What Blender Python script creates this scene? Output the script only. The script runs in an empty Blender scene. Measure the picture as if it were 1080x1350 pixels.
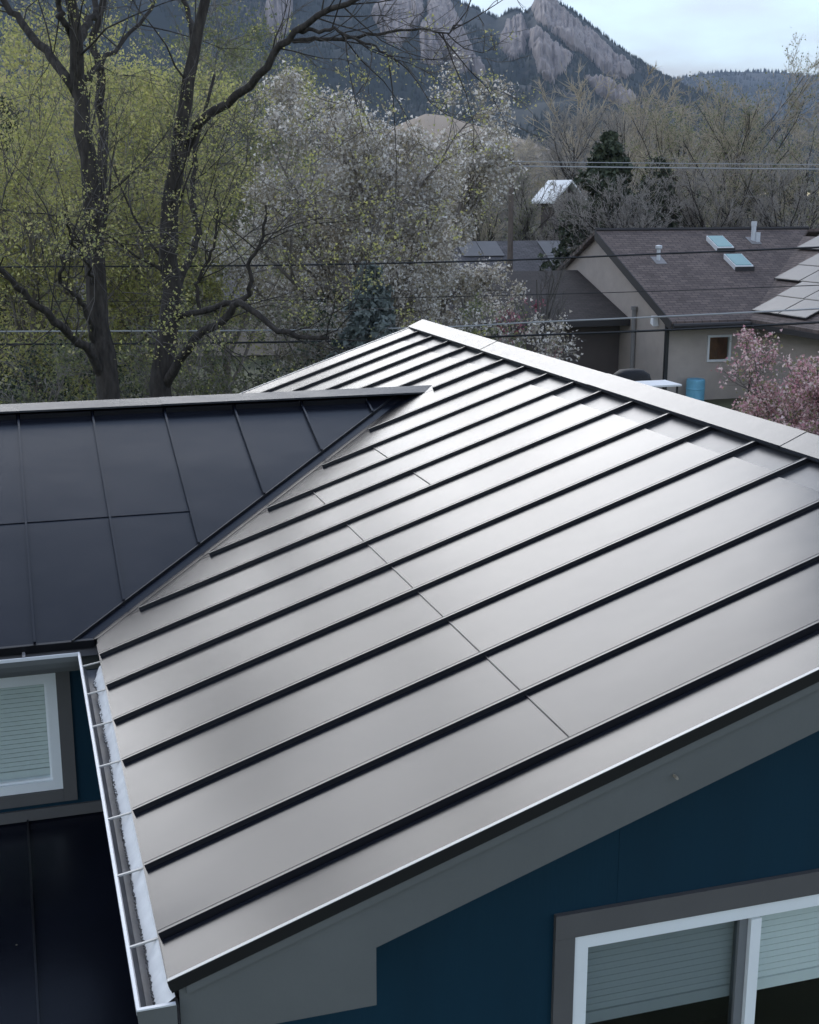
import bpy, math, random, zlib
import numpy as np
from mathutils import Vector
R_ = math.radians
rng = np.random.default_rng(7)
random.seed(7)
scene = bpy.context.scene
COL = scene.collection

# ------------------------------------------------------------------ camera
ZE = 4.2                                   # height of the main eave above the ground
CAM = np.array([-0.294, -3.300, ZE + 2.174])
YAW, PITCH, FPX = 0.2982, 0.2407, 1695.86  # FPX: focal length for a 1080 px wide frame
cam_data = bpy.data.cameras.new('camera')
cam = bpy.data.objects.new('camera', cam_data); COL.objects.link(cam)
cam.location = CAM
cam.rotation_euler = (math.pi/2 - PITCH, 0, -YAW)
cam_data.sensor_fit = 'VERTICAL'; cam_data.sensor_height = 36.0
cam_data.lens = FPX/1350*36.0
cam_data.clip_start = 0.1; cam_data.clip_end = 30000
scene.camera = cam
_F = np.array([math.sin(YAW)*math.cos(PITCH), math.cos(YAW)*math.cos(PITCH), -math.sin(PITCH)])
_R = np.array([math.cos(YAW), -math.sin(YAW), 0.0]); _U = np.cross(_R, _F)
def ray(px, py):
    d = _F*FPX + _R*(px-540) + _U*(675-py)
    return d/np.linalg.norm(d)
def at(px, py, D):
    """point on the sight line of a pixel of the photograph, D metres away over the ground"""
    d = ray(px, py); return CAM + d*(D/math.hypot(d[0], d[1]))
def ground_at(px, D, z=0.0):
    p = at(px, 259, D); p[2] = z; return p

# ------------------------------------------------------------------ world, sun, exposure
SUN_EL, SUN_AZ = R_(23.0), R_(1.5)         # azimuth measured from +Y towards +X
w = bpy.data.worlds.new('World'); scene.world = w; w.use_nodes = True
nt = w.node_tree; nt.nodes.clear()
N = nt.nodes.new; Lk = nt.links.new
out = N('ShaderNodeOutputWorld'); bg = N('ShaderNodeBackground'); sky = N('ShaderNodeTexSky')
sky.sky_type = 'NISHITA'; sky.sun_disc = False
sky.sun_elevation = SUN_EL; sky.sun_rotation = SUN_AZ
sky.altitude = 1700; sky.air_density = 1.1; sky.dust_density = 0.2; sky.ozone_density = 2.0
tc = N('ShaderNodeTexCoord'); mp = N('ShaderNodeMapping'); mp.inputs['Scale'].default_value = (1.0, 1.0, 3.2)
n1 = N('ShaderNodeTexNoise'); n1.inputs['Scale'].default_value = 2.1; n1.inputs['Detail'].default_value = 7; n1.inputs['Roughness'].default_value = 0.55
rp = N('ShaderNodeValToRGB'); rp.color_ramp.elements[0].position = 0.32; rp.color_ramp.elements[1].position = 0.60
mx = N('ShaderNodeMix'); mx.data_type = 'RGBA'
cl = N('ShaderNodeMix'); cl.data_type = 'RGBA'; cl.blend_type = 'MIX'
Lk(tc.outputs['Generated'], mp.inputs['Vector']); Lk(mp.outputs['Vector'], n1.inputs['Vector'])
Lk(n1.outputs['Fac'], rp.inputs['Fac'])
# broken cloud, brighter overhead than at the horizon like any overcast
sx_ = N('ShaderNodeSeparateXYZ'); Lk(tc.outputs['Generated'], sx_.inputs[0])
zp_ = N('ShaderNodeMath'); zp_.operation = 'MAXIMUM'; zp_.inputs[1].default_value = 0.0; Lk(sx_.outputs['Z'], zp_.inputs[0])
vm = N('ShaderNodeMath'); vm.operation = 'MULTIPLY_ADD'; vm.inputs[1].default_value = 12.0; vm.inputs[2].default_value = 1.9
Lk(zp_.outputs[0], vm.inputs[0])
cb = N('ShaderNodeCombineColor'); 
for i, k in enumerate((0.92, 0.97, 1.05)):
    m_ = N('ShaderNodeMath'); m_.operation = 'MULTIPLY'; m_.inputs[1].default_value = k
    Lk(vm.outputs[0], m_.inputs[0]); Lk(m_.outputs[0], cb.inputs[i])
ze_ = N('ShaderNodeMapRange'); ze_.inputs['From Min'].default_value = 0.45; ze_.inputs['From Max'].default_value = 0.78; ze_.inputs['To Min'].default_value = 0.95; ze_.inputs['To Max'].default_value = 0.12; Lk(sx_.outputs['Z'], ze_.inputs['Value'])
ms = N('ShaderNodeMath'); ms.operation = 'MULTIPLY'; Lk(ze_.outputs[0], ms.inputs[1]); Lk(rp.outputs['Color'], ms.inputs[0])
Lk(ms.outputs[0], mx.inputs['Factor']); Lk(sky.outputs['Color'], mx.inputs['A']); Lk(cb.outputs['Color'], mx.inputs['B'])
Lk(mx.outputs['Result'], bg.inputs['Color']); bg.inputs['Strength'].default_value = 0.05
Lk(bg.outputs['Background'], out.inputs['Surface'])
sd = bpy.data.lights.new('sun', 'SUN'); sd.energy = 0.43; sd.angle = R_(38); sd.color = (1.0, 0.98, 0.96)
sun = bpy.data.objects.new('sun', sd); COL.objects.link(sun); sun.location = (0, 30, 30)
sdir = Vector((math.sin(SUN_AZ)*math.cos(SUN_EL), math.cos(SUN_AZ)*math.cos(SUN_EL), math.sin(SUN_EL)))
sun.rotation_euler = sdir.to_track_quat('Z', 'Y').to_euler()
vs = scene.view_settings; vs.view_transform = 'Standard'; vs.look = 'None'; vs.gamma = 1.0; vs.exposure = 2.3
vs.use_curve_mapping = False
scene.render.engine = 'CYCLES'
scene.cycles.max_bounces = 8; scene.cycles.transparent_max_bounces = 12
scene.cycles.volume_bounces = 0

# ------------------------------------------------------------------ materials
MATS = {}
def mat(name, col, rough=0.6, metal=0.0, var=0.0, vscale=6.0, bump=0.0, bscale=40.0, bdist=0.01, ior=1.5, rvar=0.0, island=None, transl=0.0, coat=0.0, stretch=None, spec=0.5):
    m = bpy.data.materials.new(name); m.use_nodes = True; t = m.node_tree; n = t.nodes; l = t.links
    p = n['Principled BSDF']; p.inputs['Roughness'].default_value = rough; p.inputs['Metallic'].default_value = metal
    p.inputs['IOR'].default_value = ior; p.inputs['Base Color'].default_value = (*col, 1); p.inputs['Coat Weight'].default_value = coat
    p.inputs['Specular IOR Level'].default_value = spec
    c = n.new('ShaderNodeTexCoord'); vec = c.outputs['Object']
    if stretch:
        mpn = n.new('ShaderNodeMapping'); mpn.inputs['Scale'].default_value = stretch; l.new(vec, mpn.inputs['Vector']); vec = mpn.outputs['Vector']
    colsock = None
    if island:
        g = n.new('ShaderNodeNewGeometry'); r = n.new('ShaderNodeValToRGB'); l.new(g.outputs['Random Per Island'], r.inputs['Fac'])
        els = r.color_ramp.elements
        for i, cc in enumerate(island):
            e = els[i] if i < 2 else els.new(0.5)
            e.color = (*cc, 1)
        for i, e in enumerate(els): pass
        r.color_ramp.interpolation = 'CONSTANT'
        k = len(island)
        for i in range(k): els[i].position = min(0.99, i/k)
        colsock = r.outputs['Color']
    if var > 0:
        x = n.new('ShaderNodeTexNoise'); x.inputs['Scale'].default_value = vscale; x.inputs['Detail'].default_value = 6; x.inputs['Roughness'].default_value = 0.6
        l.new(vec, x.inputs['Vector'])
        mr = n.new('ShaderNodeMapRange'); mr.inputs['From Min'].default_value = 0.25; mr.inputs['From Max'].default_value = 0.75
        mr.inputs['To Min'].default_value = 1-var; mr.inputs['To Max'].default_value = 1+var; l.new(x.outputs['Fac'], mr.inputs['Value'])
        mm = n.new('ShaderNodeMix'); mm.data_type = 'RGBA'; mm.blend_type = 'MULTIPLY'; mm.inputs['Factor'].default_value = 1
        if colsock is None: mm.inputs['A'].default_value = (*col, 1)
        else: l.new(colsock, mm.inputs['A'])
        l.new(mr.outputs['Result'], mm.inputs['B']); colsock = mm.outputs['Result']
        if rvar > 0:
            mr2 = n.new('ShaderNodeMapRange'); mr2.inputs['To Min'].default_value = rough-rvar; mr2.inputs['To Max'].default_value = rough+rvar
            l.new(x.outputs['Fac'], mr2.inputs['Value']); l.new(mr2.outputs['Result'], p.inputs['Roughness'])
    if colsock is not None: l.new(colsock, p.inputs['Base Color'])
    if bump > 0:
        x = n.new('ShaderNodeTexNoise'); x.inputs['Scale'].default_value = bscale; x.inputs['Detail'].default_value = 3; l.new(vec, x.inputs['Vector'])
        b = n.new('ShaderNodeBump'); b.inputs['Strength'].default_value = bump; b.inputs['Distance'].default_value = bdist
        l.new(x.outputs['Fac'], b.inputs['Height']); l.new(b.outputs['Normal'], p.inputs['Normal'])
    if transl > 0:
        tr = n.new('ShaderNodeBsdfTranslucent'); ad = n.new('ShaderNodeMixShader'); ad.inputs['Fac'].default_value = transl
        if colsock is not None: l.new(colsock, tr.inputs['Color'])
        else: tr.inputs['Color'].default_value = (*col, 1)
        l.new(p.outputs['BSDF'], ad.inputs[1]); l.new(tr.outputs['BSDF'], ad.inputs[2]); l.new(ad.outputs['Shader'], n['Material Output'].inputs['Surface'])
    MATS[name] = m
    return m
mat('roof_metal', (0.006, 0.007, 0.012), 0.24, var=0.30, vscale=1.6, bump=0.18, bscale=1.5, bdist=0.02, rvar=0.05, ior=1.36)
mat('seam_metal', (0.012, 0.012, 0.015), 0.30)
mat('cap_metal', (0.030, 0.032, 0.038), 0.27, var=0.06, vscale=3, bump=0.2, bscale=2.2, bdist=0.02, ior=1.33)
mat('lap_sheet', (0.030, 0.031, 0.036), 0.34, var=0.15, vscale=30, bump=0.15, bscale=3, bdist=0.02)
mat('black_trim', (0.008, 0.008, 0.010), 0.40)
mat('hem_metal', (0.42, 0.42, 0.40), 0.35, var=0.08, vscale=20)
mat('deck_dark', (0.012, 0.012, 0.014), 0.8)
mat('fascia_grey', (0.112, 0.120, 0.120), 0.55, var=0.08, vscale=3, bump=0.15, bscale=60, bdist=0.003, stretch=(1, 1, 1))
mat('trim_grey', (0.098, 0.096, 0.098), 0.55, var=0.08, vscale=4, bump=0.12, bscale=60, bdist=0.003)
mat('siding_blue', (0.002, 0.027, 0.050), 0.7, var=0.10, vscale=5, bump=0.3, bscale=45, bdist=0.003, stretch=(1, 1, 0.15), spec=0.25)
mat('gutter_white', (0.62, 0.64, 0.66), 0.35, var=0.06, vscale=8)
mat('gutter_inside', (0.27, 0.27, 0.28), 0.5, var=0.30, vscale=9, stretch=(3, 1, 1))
mat('apron_white', (0.80, 0.79, 0.76), 0.4, var=0.10, vscale=14)
mat('gutter_grime', (0.10, 0.095, 0.09), 0.9, var=0.5, vscale=50)
mat('vinyl_white', (0.80, 0.84, 0.86), 0.35, var=0.03, vscale=6)
mat('sash_shadow', (0.16, 0.17, 0.18), 0.5)
mat('blind_cloth', (0.70, 0.73, 0.71), 0.8)
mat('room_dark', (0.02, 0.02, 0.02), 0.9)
def glass_mat(name, tint, lo=0.08):
    m = bpy.data.materials.new(name); m.use_nodes = True; n = m.node_tree.nodes; l = m.node_tree.links
    n.remove(n['Principled BSDF'])
    t = n.new('ShaderNodeBsdfTransparent'); t.inputs['Color'].default_value = (*tint, 1)
    g = n.new('ShaderNodeBsdfGlossy'); g.inputs['Roughness'].default_value = 0.02
    f = n.new('ShaderNodeLayerWeight'); f.inputs['Blend'].default_value = 0.5
    pw_ = n.new('ShaderNodeMath'); pw_.operation = 'POWER'; pw_.inputs[1].default_value = 5.0; l.new(f.outputs['Facing'], pw_.inputs[0])
    mr = n.new('ShaderNodeMapRange'); mr.inputs['To Min'].default_value = lo; mr.inputs['To Max'].default_value = 1.0; l.new(pw_.outputs[0], mr.inputs['Value'])
    x = n.new('ShaderNodeMixShader'); l.new(mr.outputs[0], x.inputs['Fac']); l.new(t.outputs[0], x.inputs[1]); l.new(g.outputs[0], x.inputs[2])
    l.new(x.outputs[0], n['Material Output'].inputs['Surface']); MATS[name] = m
glass_mat('window_glass', (0.93, 0.96, 0.96), 0.05)
glass_mat('screened_glass', (0.72, 0.75, 0.76), 0.05)
mat('dark_glass', (0.015, 0.018, 0.02), 0.05)
# shingles
def shingle_mat(name, a, b, sx=3.4, sy=7.0):
    m = bpy.data.materials.new(name); m.use_nodes = True; n = m.node_tree.nodes; l = m.node_tree.links; p = n['Principled BSDF']
    uv = n.new('ShaderNodeTexCoord'); mpn = n.new('ShaderNodeMapping'); mpn.inputs['Scale'].default_value = (1, 1, 1)
    l.new(uv.outputs['UV'], mpn.inputs['Vector'])
    br = n.new('ShaderNodeTexBrick'); br.inputs['Scale'].default_value = 1.0; br.inputs['Brick Width'].default_value = 0.30; br.inputs['Row Height'].default_value = 0.15
    br.inputs['Mortar Size'].default_value = 0.012; br.inputs['Color1'].default_value = (*a, 1); br.inputs['Color2'].default_value = (*b, 1)
    br.inputs['Mortar'].default_value = tuple(x*0.35 for x in a) + (1,); br.inputs['Bias'].default_value = 0.0
    l.new(mpn.outputs[0], br.inputs['Vector'])
    ns = n.new('ShaderNodeTexNoise'); ns.inputs['Scale'].default_value = 1.2; ns.inputs['Detail'].default_value = 8; ns.inputs['Roughness'].default_value = 0.75; l.new(mpn.outputs[0], ns.inputs['Vector'])
    mm = n.new('ShaderNodeMix'); mm.data_type = 'RGBA'; mm.blend_type = 'MULTIPLY'; mm.inputs['Factor'].default_value = 0.9
    mr = n.new('ShaderNodeMapRange'); mr.inputs['From Min'].default_value = 0.3; mr.inputs['From Max'].default_value = 0.7; mr.inputs['To Min'].default_value = 0.65; mr.inputs['To Max'].default_value = 1.25
    l.new(ns.outputs['Fac'], mr.inputs['Value']); l.new(br.outputs['Color'], mm.inputs['A']); l.new(mr.outputs[0], mm.inputs['B'])
    l.new(mm.outputs['Result'], p.inputs['Base Color']); p.inputs['Roughness'].default_value = 0.9
    b2 = n.new('ShaderNodeBump'); b2.inputs['Strength'].default_value = 0.6; b2.inputs['Distance'].default_value = 0.02; l.new(br.outputs['Fac'], b2.inputs['Height']); b2.invert = True
    l.new(b2.outputs[0], p.inputs['Normal']); MATS[name] = m
shingle_mat('shingle_brown', (0.165, 0.125, 0.112), (0.105, 0.080, 0.074))
shingle_mat('shingle_dark', (0.045, 0.036, 0.036), (0.030, 0.025, 0.025))
shingle_mat('shingle_grey', (0.13, 0.12, 0.125), (0.09, 0.085, 0.09))
mat('stucco_taupe', (0.42, 0.365, 0.33), 0.9, var=0.10, vscale=2, bump=0.3, bscale=30, bdist=0.01)
mat('stucco_dark', (0.085, 0.07, 0.066), 0.9, var=0.10, vscale=2)
mat('stucco_pale', (0.45, 0.44, 0.42), 0.9, var=0.10, vscale=2)
mat('eave_dark', (0.03, 0.027, 0.028), 0.7)
mat('white_paint', (0.72, 0.73, 0.74), 0.5, var=0.05, vscale=5)
mat('skylight_glass', (0.19, 0.36, 0.36), 0.08, var=0.08, vscale=2)
mat('solar_face', (0.10, 0.097, 0.10), 0.42, var=0.10, vscale=3, spec=0.30)
mat('solar_frame', (0.02, 0.02, 0.022), 0.4)
mat('vent_metal', (0.55, 0.57, 0.60), 0.4)
mat('dark_metal', (0.02, 0.02, 0.022), 0.5)
mat('pipe_grey', (0.22, 0.21, 0.21), 0.5)
mat('barrel_blue', (0.16, 0.42, 0.58), 0.45, var=0.10, vscale=6)
mat('cover_black', (0.010, 0.010, 0.012), 0.75, bump=0.5, bscale=6, bdist=0.05)
mat('white_roof', (0.75, 0.76, 0.76), 0.45)
mat('wire_dark', (0.015, 0.016, 0.018), 0.5)
mat('wire_pale', (0.36, 0.37, 0.38), 0.5)
mat('pole_wood', (0.13, 0.105, 0.09), 0.9, var=0.2, vscale=4)
mat('bark', (0.042, 0.036, 0.032), 0.95, var=0.75, vscale=12, bump=1.0, bscale=16, bdist=0.05, stretch=(1, 1, 0.3))
mat('bark_light', (0.17, 0.15, 0.135), 0.95, var=0.3, vscale=8)
mat('twig_grey', (0.30, 0.275, 0.25), 0.95)
mat('twig_tan', (0.42, 0.36, 0.27), 0.95)
mat('twig_dark', (0.11, 0.10, 0.093), 0.95)
mat('leaf_spring', (0.2, 0.25, 0.05), 0.6, island=[(0.46, 0.46, 0.15), (0.37, 0.37, 0.14), (0.54, 0.52, 0.20), (0.28, 0.30, 0.14), (0.48, 0.43, 0.22)], transl=0.5)
mat('leaf_olive', (0.1, 0.12, 0.05), 0.6, island=[(0.20, 0.22, 0.10), (0.15, 0.17, 0.09), (0.27, 0.28, 0.12), (0.11, 0.13, 0.08)], transl=0.45)
mat('leaf_dark', (0.03, 0.05, 0.03), 0.6, island=[(0.028, 0.045, 0.028), (0.02, 0.032, 0.022), (0.04, 0.06, 0.035)], transl=0.15)
mat('blossom_white', (0.4, 0.4, 0.36), 0.7, island=[(0.68, 0.64, 0.60), (0.48, 0.44, 0.39), (0.82, 0.79, 0.76), (0.38, 0.34, 0.27), (0.31, 0.28, 0.19)], transl=0.45)
mat('blossom_pink', (0.5, 0.25, 0.28), 0.7, island=[(0.70, 0.48, 0.49), (0.55, 0.29, 0.34), (0.76, 0.62, 0.60), (0.38, 0.22, 0.22), (0.24, 0.24, 0.12)], transl=0.4)
mat('blossom_magenta', (0.35, 0.08, 0.13), 0.7, island=[(0.34, 0.10, 0.15), (0.26, 0.07, 0.11), (0.40, 0.16, 0.20)], transl=0.3)
mat('needle_blue', (0.15, 0.18, 0.17), 0.7, island=[(0.15, 0.18, 0.17), (0.11, 0.135, 0.13), (0.20, 0.23, 0.22)])
mat('needle_green', (0.05, 0.07, 0.045), 0.8, island=[(0.055, 0.072, 0.042), (0.04, 0.055, 0.035), (0.08, 0.095, 0.055)])
mat('ground_yard', (0.10, 0.105, 0.055), 0.95, var=0.5, vscale=0.6)
mat('hill_grass', (0.24, 0.18, 0.125), 0.95, var=0.18, vscale=0.02)
mat('rock_slab', (0.27, 0.225, 0.205), 0.95, var=0.45, vscale=0.05, bump=0.8, bscale=0.05, bdist=8, stretch=(1, 1, 0.35))
mat('far_pine', (0.018, 0.028, 0.022), 0.95, island=[(0.018, 0.027, 0.021), (0.012, 0.019, 0.016), (0.026, 0.036, 0.026)])

def mountain_mat():
    m = bpy.data.materials.new('mountain_ground'); m.use_nodes = True; n = m.node_tree.nodes; l = m.node_tree.links; p = n['Principled BSDF']
    c = n.new('ShaderNodeTexCoord'); x = n.new('ShaderNodeTexNoise'); x.inputs['Scale'].default_value = 0.006; x.inputs['Detail'].default_value = 8; x.inputs['Roughness'].default_value = 0.65
    l.new(c.outputs['Object'], x.inputs['Vector']); r = n.new('ShaderNodeValToRGB'); l.new(x.outputs['Fac'], r.inputs['Fac'])
    e = r.color_ramp.elements; e[0].position = 0.56; e[0].color = (0.020, 0.027, 0.024, 1); e[1].position = 0.70; e[1].color = (0.15, 0.125, 0.105, 1)
    l.new(r.outputs['Color'], p.inputs['Base Color']); p.inputs['Roughness'].default_value = 0.95; MATS['mountain_ground'] = m
mountain_mat()

# ------------------------------------------------------------------ mesh helpers
def tag(o, label=None, cat=None, group=None, kind=None):
    if label: o['label'] = label
    if cat: o['category'] = cat
    if group: o['group'] = group
    if kind: o['kind'] = kind
    return o
def empty(name, loc=(0, 0, 0), parent=None):
    o = bpy.data.objects.new(name, None); COL.objects.link(o); o.empty_display_size = 0.2
    if parent is None: o.location = loc
    else: o.parent = parent
    return o
def link(o, parent):
    COL.objects.link(o)
    if parent is not None:
        o.parent = parent
        r = parent
        off = Vector((0, 0, 0))
        while r is not None: off += r.location; r = r.parent
        o.location = -off if o.type != 'EMPTY' else o.location
    return o
class MB:
    def __init__(s): s.v = []; s.f = []; s.uv = None
    def quad(s, a, b, c, d):
        i = len(s.v); s.v += [tuple(a), tuple(b), tuple(c), tuple(d)]; s.f.append((i, i+1, i+2, i+3)); return s
    def hexa(s, p):
        """8 corners: four below (ccw), four above"""
        i = len(s.v); s.v += [tuple(q) for q in p]
        for q in ((3, 2, 1, 0), (4, 5, 6, 7), (0, 1, 5, 4), (1, 2, 6, 5), (2, 3, 7, 6), (3, 0, 4, 7)): s.f.append(tuple(i+k for k in q))
        return s
    def box(s, x0, x1, y0, y1, z0, z1):
        return s.hexa([(x0, y0, z0), (x1, y0, z0), (x1, y1, z0), (x0, y1, z0), (x0, y0, z1), (x1, y0, z1), (x1, y1, z1), (x0, y1, z1)])
    def prism(s, poly, dvec):
        """closed prism: polygon (list of 3D points) pushed along dvec"""
        n = len(poly); i = len(s.v); d = np.array(dvec, float)
        s.v += [tuple(q) for q in poly] + [tuple(np.array(q)+d) for q in poly]
        s.f.append(tuple(range(i, i+n))); s.f.append(tuple(range(i+2*n-1, i+n-1, -1)))
        for k in range(n):
            k2 = (k+1) % n; s.f.append((i+k, i+n+k, i+n+k2, i+k2))
        return s
    def tube(s, pts, rad, sides=8, cap=True):
        pts = np.array(pts, float); rad = np.broadcast_to(np.array(rad, float), (len(pts),))
        v, f = tubes(pts[None], rad[None], sides); i = len(s.v)
        s.v += [tuple(q) for q in v]; s.f += [tuple(int(k)+i for k in q) for q in f]
        if cap:
            s.f.append(tuple(i+k for k in range(sides))[::-1]); s.f.append(tuple(i+(len(pts)-1)*sides+k for k in range(sides)))
        return s
    def build(s, name, m, parent=None, smooth=False, recalc=True):
        me = bpy.data.meshes.new(name); me.from_pydata(s.v, [], s.f); me.update()
        if recalc and len(s.f) < 20000:
            import bmesh
            b = bmesh.new(); b.from_mesh(me); bmesh.ops.recalc_face_normals(b, faces=b.faces); b.to_mesh(me); b.free()
        if smooth: me.polygons.foreach_set('use_smooth', [True]*len(me.polygons))
        me.materials.append(MATS[m]); o = bpy.data.objects.new(name, me); return link(o, parent)
def np_mesh(name, v, f, m, parent=None, smooth=False):
    """fast mesh from arrays; f is (n,4) or (n,3)"""
    me = bpy.data.meshes.new(name); v = np.asarray(v, np.float32); f = np.asarray(f, np.int32); k = f.shape[1]
    me.vertices.add(len(v)); me.vertices.foreach_set('co', v.ravel())
    me.loops.add(f.size); me.loops.foreach_set('vertex_index', f.ravel())
    me.polygons.add(len(f)); me.polygons.foreach_set('loop_start', np.arange(0, f.size, k, dtype=np.int32)); me.polygons.foreach_set('loop_total', np.full(len(f), k, np.int32))
    if smooth: me.polygons.foreach_set('use_smooth', np.ones(len(f), bool))
    me.update(calc_edges=True); me.materials.append(MATS[m])
    o = bpy.data.objects.new(name, me); return link(o, parent)
def norm(a): return a/np.maximum(np.linalg.norm(a, axis=-1, keepdims=True), 1e-9)
def tubes(P, Rd, sides):
    """P (N,S,3), Rd (N,S) -> verts, quads"""
    Nn, S, _ = P.shape
    T = np.empty_like(P); T[:, 1:-1] = P[:, 2:]-P[:, :-2] if S > 2 else 0; T[:, 0] = P[:, 1]-P[:, 0]; T[:, -1] = P[:, -1]-P[:, -2]; T = norm(T)
    m = norm(P[:, -1]-P[:, 0])
    ref = np.where(np.abs(m[:, 2:3]) > 0.75, np.array([[1.0, 0.13, 0.0]]), np.array([[0.0, 0.11, 1.0]]))[:, None, :]
    u = norm(np.cross(T, ref)); v = np.cross(T, u)
    a = np.arange(sides)*2*np.pi/sides
    V = P[:, :, None]+Rd[:, :, None, None]*(np.cos(a)[None, None, :, None]*u[:, :, None]+np.sin(a)[None, None, :, None]*v[:, :, None])
    idx = np.arange(Nn*S*sides).reshape(Nn, S, sides); nx = np.roll(idx, -1, axis=2)
    F = np.stack([idx[:, :-1], nx[:, :-1], nx[:, 1:], idx[:, 1:]], -1).reshape(-1, 4)
    return V.reshape(-1, 3), F
# smooth value noise
_perm = rng.random((256, 256))
def vnoise(x, y):
    xi = np.floor(x).astype(int); yi = np.floor(y).astype(int); fx = x-xi; fy = y-yi
    fx = fx*fx*(3-2*fx); fy = fy*fy*(3-2*fy); g = lambda a, b: _perm[a & 255, b & 255]
    return (g(xi, yi)*(1-fx)+g(xi+1, yi)*fx)*(1-fy)+(g(xi, yi+1)*(1-fx)+g(xi+1, yi+1)*fx)*fy
def fbm(x, y, o=5):
    s = 0; a = 0.5
    for k in range(o): s = s+a*vnoise(x*2**k+17.3*k, y*2**k+9.1*k); a *= 0.5
    return s

# ================================================================== SETTING
def ground():
    n = 60
    xs = np.concatenate([-np.geomspace(9000, 20, 26), np.linspace(-16, 30, 24), np.geomspace(35, 9000, 26)])
    ys = np.concatenate([-np.geomspace(3000, 20, 14), np.linspace(-16, 60, 36), np.geomspace(65, 9000, 30)])
    X, Y = np.meshgrid(xs, ys, indexing='ij'); Z = (fbm(X*0.08, Y*0.08)-0.5)*0.3
    Z = np.where((np.abs(X-2) < 16) & (np.abs(Y-4) < 12), 0.0, Z)
    v = np.stack([X, Y, Z], -1).reshape(-1, 3); i = np.arange(len(xs)*len(ys)).reshape(len(xs), len(ys))
    f = np.stack([i[:-1, :-1], i[1:, :-1], i[1:, 1:], i[:-1, 1:]], -1).reshape(-1, 4)
    tag(np_mesh('ground', v, f, 'ground_yard'), kind='structure')
ground()

# mountains: real relief two to five kilometres off
def skyline(pts, D):
    px = np.array([p[0] for p in pts], float); py = np.array([p[1] for p in pts], float); return px, py
def pt_in(poly, x, y):
    c = np.zeros(np.shape(x), bool); n = len(poly)
    for i in range(n):
        x0, y0 = poly[i]; x1, y1 = poly[(i+1) % n]
        if y0 == y1: continue
        c ^= ((y0 > y) != (y1 > y)) & (x < (x1-x0)*(y-y0)/(y1-y0)+x0)
    return c
SLABS = [[(570, -4), (592, 2), (608, 35), (622, 75), (615, 92), (600, 92), (582, 62), (568, 30)],
         [(555, 37), (568, 22), (583, 80), (570, 84), (556, 78)],
         [(661, 60), (670, 35), (688, 24), (696, 45), (690, 75), (672, 79)],
         [(699, 6), (709, -1), (725, 5), (755, 25), (782, 47), (804, 70), (809, 98), (792, 92), (760, 65), (716, 32)],
         [(700, 48), (712, 42), (752, 75), (740, 96), (727, 108), (712, 100), (704, 75)],
         [(775, 105), (800, 110), (842, 128), (820, 138), (790, 124)],
         [(493, 22), (508, -4), (553, -2), (558, 17), (540, 42), (527, 62), (513, 58)],
         [(810, 78), (822, 76), (836, 95), (822, 104), (811, 98)],
         [(350, 10), (362, -20), (384, -15), (380, 40), (368, 55), (354, 44)],
         [(622, 78), (632, 76), (640, 95), (630, 104), (622, 96)]]
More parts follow.
